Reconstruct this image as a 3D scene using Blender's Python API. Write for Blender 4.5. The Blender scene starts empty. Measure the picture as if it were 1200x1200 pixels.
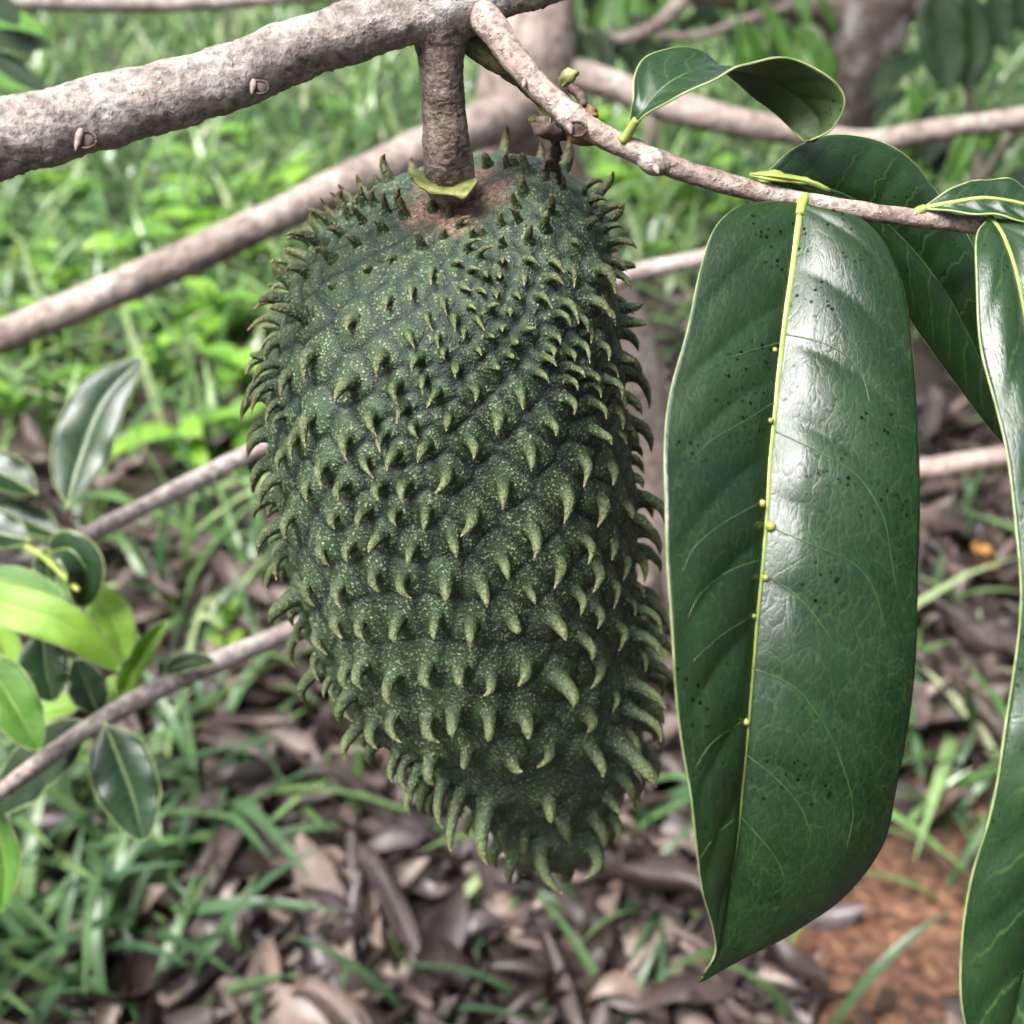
import bpy, math, random
import numpy as np
from mathutils import Vector, noise as mnoise
from mathutils.bvhtree import BVHTree

random.seed(7)
rng = np.random.default_rng(11)
scn = bpy.context.scene
COL = scn.collection

# ------------------------------------------------------------------ camera
TILT = math.radians(33.0)
FOV = math.radians(46.0)
CAM = np.array([0.0, 0.0, 1.05])
FP = 600.0 / math.tan(FOV / 2)                 # focal length in px of a 1200 px picture
AX = np.array([1.0, 0.0, 0.0])
AF = np.array([0.0, math.cos(TILT), -math.sin(TILT)])
AU = np.array([0.0, math.sin(TILT), math.cos(TILT)])
cam_d = bpy.data.cameras.new('camera')
cam = bpy.data.objects.new('camera', cam_d)
COL.objects.link(cam)
cam.location = CAM
cam.rotation_euler = (math.pi / 2 - TILT, 0, 0)
cam_d.sensor_width = 36
cam_d.angle = FOV
cam_d.clip_start = 0.01
cam_d.clip_end = 500
cam_d.dof.use_dof = True
cam_d.dof.focus_distance = 0.295
cam_d.dof.aperture_fstop = cam_d.lens / 3.0
scn.camera = cam

# ------------------------------------------------------------------ world, sun
SUN_EL, SUN_AZ = math.radians(62), math.radians(-125)     # azimuth from +Y towards +X
world = bpy.data.worlds.new('World')
scn.world = world
world.use_nodes = True
wn = world.node_tree
bg = wn.nodes['Background']
sky = wn.nodes.new('ShaderNodeTexSky')
sky.sky_type = 'NISHITA'
sky.sun_disc = False
sky.sun_elevation = SUN_EL
sky.sun_rotation = SUN_AZ
sky.dust_density = 4.0
sky.air_density = 1.0
hs = wn.nodes.new('ShaderNodeHueSaturation')
hs.inputs['Saturation'].default_value = 0.5              # cloud-covered sky, mostly white
wn.links.new(sky.outputs[0], hs.inputs['Color'])
wn.links.new(hs.outputs[0], bg.inputs['Color'])
bg.inputs['Strength'].default_value = 0.075
sun_d = bpy.data.lights.new('sun', 'SUN')
sun = bpy.data.objects.new('sun', sun_d)
COL.objects.link(sun)
sun_d.energy = 2.7
sun_d.angle = math.radians(34)
sun_d.color = (1.0, 0.99, 0.975)
sv = Vector((math.sin(SUN_AZ) * math.cos(SUN_EL), math.cos(SUN_AZ) * math.cos(SUN_EL), math.sin(SUN_EL)))
sun.rotation_euler = sv.to_track_quat('Z', 'Y').to_euler()
sun.location = (-1, -1, 4)
vs = scn.view_settings
vs.view_transform = 'Standard'
vs.look = 'None'
vs.exposure = 1.85
vs.gamma = 1.0
vs.use_curve_mapping = False
scn.render.engine = 'CYCLES'
scn.cycles.use_denoising = True
scn.cycles.adaptive_threshold = 0.03
scn.cycles.adaptive_min_samples = 12
scn.cycles.use_light_tree = False
scn.cycles.caustics_reflective = False
scn.cycles.caustics_refractive = False
scn.cycles.max_bounces = 4
scn.cycles.diffuse_bounces = 3
scn.cycles.glossy_bounces = 2
scn.cycles.transparent_max_bounces = 4

# ------------------------------------------------------------------ helpers
def P(x, y, d):
    """point d metres in front of the camera, seen at (x, y) of a 1200 px picture"""
    return CAM + d * (AF + AX * ((x - 600) / FP) + AU * ((600 - y) / FP))
def ray(x, y):
    v = AF + AX * ((x - 600) / FP) + AU * ((600 - y) / FP)
    return v / np.linalg.norm(v)
def G(x, y):
    v = ray(x, y)
    return CAM + v * (CAM[2] / -v[2])
def to_px(p):
    q = np.asarray(p) - CAM
    d = q @ AF
    return 600 + FP * (q @ AX) / d, 600 - FP * (q @ AU) / d, d
def nrm(v):
    v = np.asarray(v, float)
    return v / (np.linalg.norm(v, axis=-1, keepdims=True) + 1e-12)
def nz(p, s=1.0):
    return mnoise.noise(Vector((p[0] * s, p[1] * s, p[2] * s)))
def spline(pts, n, cols=None):
    """resample control points (rows of any width) to n rows, Catmull-Rom by chord length"""
    pts = np.asarray(pts, float)
    k = len(pts)
    if k == 2:
        t = np.linspace(0, 1, n)[:, None]
        return pts[0] * (1 - t) + pts[1] * t
    d = np.linalg.norm(np.diff(pts[:, :3], axis=0), axis=1) + 1e-9
    tk = np.concatenate([[0], np.cumsum(d)])
    m = np.zeros_like(pts)
    m[1:-1] = (pts[2:] - pts[:-2]) / (tk[2:] - tk[:-2])[:, None]
    m[0] = (pts[1] - pts[0]) / (tk[1] - tk[0])
    m[-1] = (pts[-1] - pts[-2]) / (tk[-1] - tk[-2])
    t = np.linspace(0, tk[-1], n)
    i = np.clip(np.searchsorted(tk, t, side='right') - 1, 0, k - 2)
    h = (tk[i + 1] - tk[i])[:, None]
    s = ((t - tk[i]) / (tk[i + 1] - tk[i]))[:, None]
    return ((2 * s**3 - 3 * s**2 + 1) * pts[i] + (s**3 - 2 * s**2 + s) * h * m[i]
            + (-2 * s**3 + 3 * s**2) * pts[i + 1] + (s**3 - s**2) * h * m[i + 1])
def make_mesh(name, verts, faces, mats, uv=None, mat_idx=None, attrs=None, smooth=True):
    me = bpy.data.meshes.new(name)
    verts = np.asarray(verts, np.float32)
    if isinstance(faces, np.ndarray):
        k = faces.shape[1]
        nf = len(faces)
        me.vertices.add(len(verts)); me.vertices.foreach_set('co', verts.ravel())
        me.loops.add(nf * k); me.loops.foreach_set('vertex_index', faces.astype(np.int32).ravel())
        me.polygons.add(nf)
        me.polygons.foreach_set('loop_start', np.arange(0, nf * k, k, dtype=np.int32))
        me.polygons.foreach_set('loop_total', np.full(nf, k, np.int32))
        me.update(calc_edges=True)
    else:
        me.from_pydata(verts.tolist(), [], faces)
    for m in (mats if isinstance(mats, (list, tuple)) else [mats]):
        me.materials.append(m)
    if smooth:
        me.polygons.foreach_set('use_smooth', np.ones(len(me.polygons), bool))
    if mat_idx is not None:
        me.polygons.foreach_set('material_index', np.asarray(mat_idx, np.int32))
    if uv is not None:
        a = me.attributes.new('leafuv', 'FLOAT_VECTOR', 'POINT')
        u3 = np.zeros((len(verts), 3), np.float32); u3[:, :np.asarray(uv).shape[1]] = uv
        a.data.foreach_set('vector', u3.ravel())
    for k, v in (attrs or {}).items():
        a = me.attributes.new(k, 'FLOAT', 'POINT')
        a.data.foreach_set('value', np.asarray(v, np.float32))
    me.update()
    return me
def link(name, me, parent=None):
    o = bpy.data.objects.new(name, me)
    COL.objects.link(o)
    if parent is not None:
        o.parent = parent
    return o
def tag(o, label=None, cat=None, group=None, kind=None):
    if label: o['label'] = label
    if cat: o['category'] = cat
    if group: o['group'] = group
    if kind: o['kind'] = kind
    return o
def root(name, base, label, cat, group=None):
    o = bpy.data.objects.new(name, None)
    o.empty_display_size = 0.02
    COL.objects.link(o)
    o.location = base
    tag(o, label, cat, group)
    return o
def org(parent):
    p = parent
    v = np.zeros(3)
    while p is not None:
        v = v + np.array(p.location)
        p = p.parent
    return v

def tube_geo(path, radii, seg=16, rough=0.0, rscale=60.0, cap=True, lump=0.0):
    """path (n,3) and radii (n,): ring vertices, quads"""
    path = np.asarray(path, float); n = len(path)
    T = nrm(np.gradient(path, axis=0))
    N = np.zeros_like(path)
    a = np.array([0, 0, 1.0]) if abs(T[0][2]) < 0.9 else np.array([1.0, 0, 0])
    N[0] = nrm(a - T[0] * (a @ T[0]))
    for i in range(1, n):
        v = N[i - 1] - T[i] * (N[i - 1] @ T[i])
        N[i] = nrm(v)
    B = np.cross(T, N)
    th = np.linspace(0, 2 * math.pi, seg, endpoint=False)
    dirs = N[:, None, :] * np.cos(th)[None, :, None] + B[:, None, :] * np.sin(th)[None, :, None]
    r = np.repeat(np.asarray(radii, float)[:, None], seg, 1)
    if rough or lump:
        pts = path[:, None, :] + dirs * r[:, :, None]
        for i in range(n):
            for j in range(seg):
                p = pts[i, j]
                under = max(0.0, -dirs[i, j][2])
                q = (p[0], p[1], p[2])
                k = nz(q, rscale) * 0.6 + nz(q, rscale * 2.7) * 0.5
                r[i, j] += rough * k * (0.45 + 1.1 * under) + lump * nz(q, rscale * 0.22)
    v = (path[:, None, :] + dirs * r[:, :, None]).reshape(-1, 3)
    i, j = np.meshgrid(np.arange(n - 1), np.arange(seg), indexing='ij')
    j2 = (j + 1) % seg
    f = np.stack([i * seg + j, i * seg + j2, (i + 1) * seg + j2, (i + 1) * seg + j], -1).reshape(-1, 4).tolist()
    if cap:
        f.append(list(range(seg))[::-1]); f.append([(n - 1) * seg + k for k in range(seg)])
    return v, f
def tube(name, ctrl, radii, mat, parent, n=40, seg=16, rough=0.0, rscale=60.0, lump=0.0, cap=True):
    c = np.column_stack([np.asarray(ctrl, float), np.asarray(radii, float)])
    s = spline(c, n)
    v, f = tube_geo(s[:, :3], np.maximum(s[:, 3], 1e-5), seg, rough, rscale, cap, lump)
    return link(name, make_mesh(name, v - org(parent), f, mat), parent)

# ------------------------------------------------------------------ materials
def new_mat(name):
    m = bpy.data.materials.new(name); m.use_nodes = True
    nt = m.node_tree
    b = nt.nodes['Principled BSDF']
    return m, nt, b
class NT:
    def __init__(s, nt): s.nt = nt
    def n(s, typ, **kw):
        x = s.nt.nodes.new(typ)
        for k, v in kw.items():
            if k.startswith('_'): setattr(x, k[1:], v)
            else: x.inputs[k.replace('__', ' ')].default_value = v
        return x
    def l(s, a, b): s.nt.links.new(a, b)
    def coord(s): return s.n('ShaderNodeTexCoord').outputs['Object']
    def attr(s, name): return s.n('ShaderNodeAttribute', _attribute_name=name)
    def noise(s, vec, scale, detail=4, rough=0.55, dist=0.0):
        x = s.n('ShaderNodeTexNoise'); x.inputs['Scale'].default_value = scale
        x.inputs['Detail'].default_value = detail; x.inputs['Roughness'].default_value = rough
        x.inputs['Distortion'].default_value = dist
        s.l(vec, x.inputs['Vector']); return x.outputs['Fac']
    def voro(s, vec, scale, feature='F1', out='Distance', rnd=1.0):
        x = s.n('ShaderNodeTexVoronoi', _feature=feature); x.inputs['Scale'].default_value = scale
        x.inputs['Randomness'].default_value = rnd
        s.l(vec, x.inputs['Vector']); return x.outputs[out]
    def ramp(s, fac, stops, interp='LINEAR'):
        x = s.n('ShaderNodeValToRGB'); cr = x.color_ramp; cr.interpolation = interp
        while len(cr.elements) > 1: cr.elements.remove(cr.elements[0])
        cr.elements[0].position = stops[0][0]; cr.elements[0].color = c4(stops[0][1])
        for p, c in stops[1:]:
            e = cr.elements.new(p); e.color = c4(c)
        s.l(fac, x.inputs['Fac']); return x.outputs['Color']
    def mix(s, fac, a, b, mode='MIX'):
        x = s.n('ShaderNodeMixRGB', _blend_type=mode)
        for sock, v in ((x.inputs['Fac'], fac), (x.inputs['Color1'], a), (x.inputs['Color2'], b)):
            if hasattr(v, 'is_output'): s.l(v, sock)
            elif isinstance(v, (int, float)): sock.default_value = v
            else: sock.default_value = c4(v)
        return x.outputs['Color']
    def math(s, op, a, b=0.0, c=None, clamp=False):
        x = s.n('ShaderNodeMath', _operation=op); x.use_clamp = clamp
        for k, v in enumerate((a, b, c)):
            if v is None: continue
            if hasattr(v, 'is_output'): s.l(v, x.inputs[k])
            else: x.inputs[k].default_value = v
        return x.outputs[0]
    def bump(s, h, strength, dist, normal=None):
        x = s.n('ShaderNodeBump'); x.inputs['Strength'].default_value = strength
        x.inputs['Distance'].default_value = dist
        s.l(h, x.inputs['Height'])
        if normal is not None: s.l(normal, x.inputs['Normal'])
        return x.outputs['Normal']
def c4(c):
    if isinstance(c, (int, float)): return (c, c, c, 1)
    return (c[0], c[1], c[2], 1)

def bark_material(name, dark, mid, pale, scale=1.0, speck=0.5):
    m, nt, b = new_mat(name); t = NT(nt)
    co = t.coord()
    n1 = t.noise(co, 60 * scale, 6, 0.65)
    n2 = t.noise(co, 420 * scale, 5, 0.7)
    col = t.ramp(n1, [(0.3, dark), (0.5, mid), (0.68, pale)])
    fine = t.ramp(n2, [(0.36, 0.42), (0.5, 0.9), (0.62, 1.2)])
    col = t.mix(1.0, col, fine, 'MULTIPLY')
    v = t.voro(co, 520 * scale)
    spot = t.ramp(v, [(0.16, 1.0), (0.26, 0.0)])
    gate = t.ramp(t.noise(co, 240 * scale, 2), [(0.5, 0.0), (0.6, 1.0)])
    sp = t.math('MULTIPLY', t.math('MULTIPLY', spot, gate), speck)
    col = t.mix(sp, col, (pale[0] * 1.25, pale[1] * 1.2, pale[2] * 1.1))
    t.l(col, b.inputs['Base Color'])
    b.inputs['Roughness'].default_value = 0.72
    b.inputs['Specular IOR Level'].default_value = 0.35
    h = t.math('ADD', n2, t.math('MULTIPLY', sp, 0.8))
    h = t.math('ADD', h, t.math('MULTIPLY', n1, 0.8))
    t.l(t.bump(h, 0.9, 0.0013 / scale), b.inputs['Normal'])
    return m
M_BARK = bark_material('bark_grey_brown', (0.17, 0.135, 0.115), (0.33, 0.28, 0.25), (0.52, 0.47, 0.43))
M_TWIG = bark_material('bark_twig', (0.20, 0.14, 0.115), (0.36, 0.275, 0.235), (0.52, 0.43, 0.38), 1.25, 0.9)
M_STALK = bark_material('bark_stalk', (0.085, 0.060, 0.048), (0.26, 0.195, 0.16), (0.48, 0.40, 0.345), 1.9, 1.0)
M_TRUNK = bark_material('bark_trunk', (0.17, 0.125, 0.105), (0.33, 0.26, 0.225), (0.48, 0.40, 0.355), 0.22, 0.3)
M_PALE = bark_material('bark_pale_smooth', (0.30, 0.235, 0.21), (0.44, 0.36, 0.33), (0.56, 0.49, 0.46), 0.5, 0.3)
M_LICHEN = bark_material('bark_lichen', (0.09, 0.065, 0.052), (0.22, 0.17, 0.14), (0.68, 0.64, 0.58), 0.3, 0.3)
M_GREENBARK = bark_material('bark_greenish', (0.03, 0.03, 0.015), (0.085, 0.085, 0.03), (0.19, 0.15, 0.08), 1.2, 0.6)

def leaf_material(name, dark, light, vein, rough=0.3, trans=0.08, nlat=11, aspect=2.6, veinamt=0.6, bump=0.25, specks=0.6, lateral=1.0, ior=1.52):
    m, nt, b = new_mat(name); t = NT(nt)
    uv = t.attr('leafuv').outputs['Vector']
    co = t.coord()
    sep = t.n('ShaderNodeSeparateXYZ'); t.l(uv, sep.inputs[0])
    u, v = sep.outputs[0], sep.outputs[1]
    au = t.math('ABSOLUTE', u)
    # arching side veins
    arch = t.math('MULTIPLY', t.math('POWER', au, 1.5), 0.13)
    w = t.math('SUBTRACT', v, arch)
    wob = t.math('MULTIPLY', t.math('SUBTRACT', t.noise(uv, 5.0, 2), 0.5), 0.05)
    w = t.math('MULTIPLY', t.math('ADD', w, wob), float(nlat))
    side = t.math('MULTIPLY', t.math('GREATER_THAN', u, 0.0), 0.5)
    w = t.math('ADD', w, side)
    fr = t.math('ABSOLUTE', t.math('SUBTRACT', t.math('FRACT', w), 0.5))
    lat = t.ramp(fr, [(0.0, 1.0), (0.022, 0.55), (0.05, 0.0)])
    fade = t.ramp(au, [(0.0, 1.0), (0.7, 0.8), (0.95, 0.0)])
    lat = t.math('MULTIPLY', t.math('MULTIPLY', lat, fade), lateral)
    # fine net
    mp = t.n('ShaderNodeMapping'); mp.inputs['Scale'].default_value = (1.0, aspect, 1.0)
    t.l(uv, mp.inputs['Vector'])
    ad = t.n('ShaderNodeVectorMath', _operation='ADD')
    nn = t.n('ShaderNodeTexNoise'); nn.inputs['Scale'].default_value = 9.0
    t.l(mp.outputs[0], nn.inputs['Vector'])
    sc = t.n('ShaderNodeVectorMath', _operation='SCALE'); sc.inputs['Scale'].default_value = 0.12
    t.l(nn.outputs['Color'], sc.inputs[0]); t.l(mp.outputs[0], ad.inputs[0]); t.l(sc.outputs[0], ad.inputs[1])
    net1 = t.voro(ad.outputs[0], 10.0, 'DISTANCE_TO_EDGE')
    net2 = t.voro(ad.outputs[0], 30.0, 'DISTANCE_TO_EDGE')
    l1 = t.ramp(net1, [(0.0, 1.0), (0.018, 0.45), (0.04, 0.0)])
    l2 = t.ramp(net2, [(0.0, 1.0), (0.05, 0.3), (0.09, 0.0)])
    base = t.mix(t.ramp(t.noise(co, 45, 4), [(0.35, 0.0), (0.68, 1.0)]), dark, light)
    base = t.mix(t.math('MULTIPLY', l2, 0.16 * veinamt), base, vein)
    base = t.mix(t.math('MULTIPLY', l1, 0.2 * veinamt), base, vein)
    base = t.mix(t.math('MULTIPLY', lat, 0.8 * veinamt), base, vein)
    d = t.voro(co, 620.0)
    dot = t.ramp(d, [(0.24, 1.0), (0.33, 0.0)])
    gate = t.ramp(t.noise(co, 42, 3), [(0.45, 0.0), (0.60, 1.0)])
    gate2 = t.ramp(t.noise(co, 330, 1), [(0.50, 0.0), (0.55, 1.0)])
    dm = t.math('MULTIPLY', t.math('MULTIPLY', dot, gate), t.math('MULTIPLY', gate2, specks))
    base = t.mix(dm, base, (0.0025, 0.002, 0.0012))
    t.l(t.math('SUBTRACT', 0.5, t.math('MULTIPLY', dm, 0.42)), b.inputs['Specular IOR Level'])
    t.l(base, b.inputs['Base Color'])
    rn = t.ramp(t.noise(co, 90, 4), [(0.3, rough * 0.85), (0.75, rough * 1.35)])
    t.l(rn, b.inputs['Roughness'])
    b.inputs['IOR'].default_value = ior
    h = t.math('ADD', t.math('MULTIPLY', t.ramp(net2, [(0.0, 0.0), (0.12, 1.0)]), 0.35), t.math('MULTIPLY', t.ramp(net1, [(0.0, 0.0), (0.10, 1.0)]), 0.6))
    h = t.math('SUBTRACT', h, t.math('MULTIPLY', lat, 0.6))
    h = t.math('ADD', h, t.math('MULTIPLY', t.noise(co, 520, 3), 0.6))
    t.l(t.bump(h, bump, 0.0006), b.inputs['Normal'])
    tr = t.n('ShaderNodeBsdfTranslucent')
    tc = t.mix(1.0, base, (1.6, 2.0, 0.7), 'MULTIPLY')
    t.l(tc, tr.inputs['Color'])
    mx = t.n('ShaderNodeMixShader'); mx.inputs['Fac'].default_value = trans
    out = nt.nodes['Material Output']
    t.l(b.outputs[0], mx.inputs[1]); t.l(tr.outputs[0], mx.inputs[2]); t.l(mx.outputs[0], out.inputs['Surface'])
    return m
LV = (0.20, 0.30, 0.07)
M_LEAF = leaf_material('leaf_glossy_dark', (0.006, 0.024, 0.007), (0.013, 0.038, 0.010), (0.13, 0.21, 0.05), 0.29, 0.05, veinamt=0.35, bump=0.13, ior=1.5)
M_LEAFMAIN = leaf_material('leaf_glossy_broad', (0.004, 0.017, 0.005), (0.008, 0.028, 0.0065), (0.13, 0.21, 0.05), 0.33, 0.03, veinamt=0.5, bump=0.12, lateral=0.0, specks=1.0, ior=1.5)
M_LEAFBACK = leaf_material('leaf_underside', (0.028, 0.056, 0.015), (0.042, 0.076, 0.022), (0.10, 0.16, 0.05), 0.5, 0.08, veinamt=0.4)
M_LEAFYOUNG = leaf_material('leaf_young_yellow_green', (0.16, 0.30, 0.03), (0.26, 0.42, 0.05), (0.38, 0.5, 0.12), 0.38, 0.35, veinamt=0.4, bump=0.25, specks=0.1)
M_LEAFMID = leaf_material('leaf_mid_green', (0.06, 0.16, 0.02), (0.11, 0.25, 0.035), (0.3, 0.42, 0.1), 0.32, 0.3, veinamt=0.4, bump=0.3, specks=0.1)
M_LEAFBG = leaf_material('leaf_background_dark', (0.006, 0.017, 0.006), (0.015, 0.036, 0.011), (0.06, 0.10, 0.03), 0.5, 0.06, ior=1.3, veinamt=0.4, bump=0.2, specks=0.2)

def flat_material(name, c1, c2, rough=0.5, scale=200.0, bump=0.3, trans=0.0):
    m, nt, b = new_mat(name); t = NT(nt)
    co = t.coord()
    n = t.noise(co, scale, 4)
    t.l(t.ramp(n, [(0.35, c1), (0.65, c2)]), b.inputs['Base Color'])
    b.inputs['Roughness'].default_value = rough
    t.l(t.bump(n, bump, 0.0008), b.inputs['Normal'])
    return m
M_RIB = flat_material('midrib_yellow_green', (0.19, 0.26, 0.045), (0.31, 0.36, 0.09), 0.4)
M_MARGIN = flat_material('leaf_margin_pale', (0.14, 0.19, 0.06), (0.28, 0.32, 0.15), 0.45)
M_VEIN = flat_material('leaf_vein', (0.018, 0.048, 0.014), (0.05, 0.10, 0.028), 0.4)
M_GALL = flat_material('gall_olive', (0.15, 0.17, 0.03), (0.32, 0.34, 0.07), 0.35)
M_BUD = flat_material('bud_brown', (0.13, 0.085, 0.07), (0.32, 0.25, 0.22), 0.6, 400)
M_SCAR = flat_material('leaf_scar', (0.022, 0.013, 0.010), (0.11, 0.07, 0.055), 0.8, 500)
M_CALYX = flat_material('calyx_yellow_green', (0.10, 0.11, 0.025), (0.24, 0.26, 0.07), 0.55, 300)
M_DEBRIS = flat_material('dry_debris', (0.03, 0.018, 0.014), (0.11, 0.07, 0.055), 0.8, 700)
M_ORANGE = flat_material('dry_petal_brown', (0.10, 0.05, 0.02), (0.24, 0.13, 0.055), 0.6, 300)

def skin_material(name, spine=False):
    m, nt, b = new_mat(name); t = NT(nt)
    co = t.coord()
    big = t.noise(co, 38, 4)
    col = t.ramp(big, [(0.32, (0.015, 0.030, 0.017)), (0.62, (0.030, 0.053, 0.028))])
    v1 = t.voro(co, 780.0); v2 = t.voro(co, 1300.0)
    g1 = t.ramp(t.noise(co, 300, 3, 0.6), [(0.36, 0.0), (0.52, 1.0)])
    g2 = t.ramp(t.noise(co, 140, 2), [(0.35, 0.1), (0.65, 1.0)])
    s1 = t.math('MULTIPLY', t.ramp(v1, [(0.24, 1.0), (0.36, 0.0)]), g1)
    s2 = t.math('MULTIPLY', t.ramp(v2, [(0.28, 0.75), (0.42, 0.0)]), g2)
    sp = t.math('MAXIMUM', s1, s2)
    if spine:
        a = t.attr('along').outputs['Fac']
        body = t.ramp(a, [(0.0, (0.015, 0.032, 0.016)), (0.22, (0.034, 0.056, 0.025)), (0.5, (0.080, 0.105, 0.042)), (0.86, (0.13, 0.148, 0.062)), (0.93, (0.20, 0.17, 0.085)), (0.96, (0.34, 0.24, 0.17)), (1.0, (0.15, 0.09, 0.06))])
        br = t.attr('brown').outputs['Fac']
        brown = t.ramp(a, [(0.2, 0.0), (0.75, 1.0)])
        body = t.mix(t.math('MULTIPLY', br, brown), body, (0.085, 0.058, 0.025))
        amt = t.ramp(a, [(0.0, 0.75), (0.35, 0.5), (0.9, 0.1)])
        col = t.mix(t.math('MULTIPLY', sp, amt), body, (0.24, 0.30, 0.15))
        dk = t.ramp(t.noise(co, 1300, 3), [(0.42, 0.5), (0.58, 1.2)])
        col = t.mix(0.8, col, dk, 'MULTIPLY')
    else:
        mo = t.attr('mound').outputs['Fac']
        col = t.mix(t.math('MULTIPLY', mo, 0.7), col, (0.045, 0.075, 0.025))
        col = t.mix(t.math('MULTIPLY', sp, t.math('ADD', t.math('MULTIPLY', mo, 0.2), 0.62)), col, (0.29, 0.35, 0.21))
        ce = t.attr('cell').outputs['Fac']
        col = t.mix(t.math('MULTIPLY', ce, 0.85), col, (0.006, 0.013, 0.012))
        sc_ = t.ramp(t.noise(co, 95, 5, 0.7), [(0.62, 0.0), (0.70, 0.6)])
        col = t.mix(sc_, col, (0.055, 0.048, 0.024))
        cr = t.attr('crown').outputs['Fac']
        brn = t.ramp(t.noise(co, 800, 4, 0.7), [(0.38, (0.08, 0.042, 0.03)), (0.52, (0.22, 0.125, 0.09)), (0.64, (0.40, 0.27, 0.21))])
        col = t.mix(cr, col, brn)
    t.l(col, b.inputs['Base Color'])
    t.l(t.ramp(t.noise(co, 500, 3), [(0.3, 0.36), (0.7, 0.58)]), b.inputs['Roughness'])
    b.inputs['Specular IOR Level'].default_value = 0.32
    h = t.math('ADD', t.math('MULTIPLY', sp, 0.6), t.math('MULTIPLY', t.noise(co, 700, 4, 0.65), 1.0))
    t.l(t.bump(h, 0.8, 0.0009), b.inputs['Normal'])
    return m
M_SKIN = skin_material('soursop_skin')
M_SPINE = skin_material('soursop_spine', True)

def rnd_leaf_material(name, stops, rough=0.7, trans=0.0, attr='rnd', scale=60.0):
    m, nt, b = new_mat(name); t = NT(nt)
    a = t.attr(attr).outputs['Fac']
    oi = t.n('ShaderNodeObjectInfo').outputs['Random']
    f = t.math('FRACT', t.math('ADD', a, oi))
    co = t.coord()
    col = t.ramp(f, stops)
    n = t.noise(co, scale, 4, 0.65)
    col = t.mix(1.0, col, t.ramp(n, [(0.3, 0.6), (0.7, 1.25)]), 'MULTIPLY')
    t.l(col, b.inputs['Base Color'])
    b.inputs['Roughness'].default_value = rough
    if trans:
        tr = t.n('ShaderNodeBsdfTranslucent')
        t.l(t.mix(1.0, col, (1.3, 1.5, 0.6), 'MULTIPLY'), tr.inputs['Color'])
        mx = t.n('ShaderNodeMixShader'); mx.inputs['Fac'].default_value = trans
        t.l(b.outputs[0], mx.inputs[1]); t.l(tr.outputs[0], mx.inputs[2])
        t.l(mx.outputs[0], nt.nodes['Material Output'].inputs['Surface'])
    return m
M_DRY = rnd_leaf_material('dry_leaf', [(0.0, (0.022, 0.014, 0.011)), (0.3, (0.050, 0.034, 0.029)), (0.55, (0.12, 0.084, 0.070)), (0.75, (0.040, 0.030, 0.029)), (0.9, (0.175, 0.13, 0.108)), (1.0, (0.030, 0.020, 0.017))], 0.55)  # browns lowered so the tree's shade over the litter is in the colour
M_DRYS = [rnd_leaf_material('dry_leaf_pale', [(0.0, (0.125, 0.092, 0.076)), (0.5, (0.23, 0.178, 0.150)), (1.0, (0.155, 0.108, 0.080))], 0.5),
          rnd_leaf_material('dry_leaf_dark', [(0.0, (0.020, 0.013, 0.010)), (0.5, (0.045, 0.029, 0.023)), (1.0, (0.028, 0.019, 0.017))], 0.5),
          rnd_leaf_material('dry_leaf_grey', [(0.0, (0.060, 0.046, 0.046)), (0.5, (0.105, 0.083, 0.084)), (1.0, (0.072, 0.054, 0.050))], 0.45)]  # single leaves too: shade from the tree is put into these darkened tones
M_DRYYEL = flat_material('fallen_leaf_orange', (0.34, 0.13, 0.035), (0.50, 0.27, 0.06), 0.55, 60)
M_GRASS = rnd_leaf_material('grass_blade', [(0.0, (0.022, 0.062, 0.020)), (0.3, (0.070, 0.150, 0.045)), (0.6, (0.150, 0.265, 0.085)), (0.85, (0.29, 0.41, 0.17)), (1.0, (0.38, 0.40, 0.25))], 0.26, 0.25)
M_TUFT = rnd_leaf_material('grass_tuft_blade', [(0.0, (0.038, 0.085, 0.036)), (0.5, (0.066, 0.130, 0.050)), (1.0, (0.115, 0.19, 0.060))], 0.36, 0.2)
M_WEED = rnd_leaf_material('weed_leaf', [(0.0, (0.11, 0.25, 0.035)), (0.5, (0.18, 0.36, 0.04)), (1.0, (0.26, 0.44, 0.06))], 0.36, 0.35)

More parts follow.
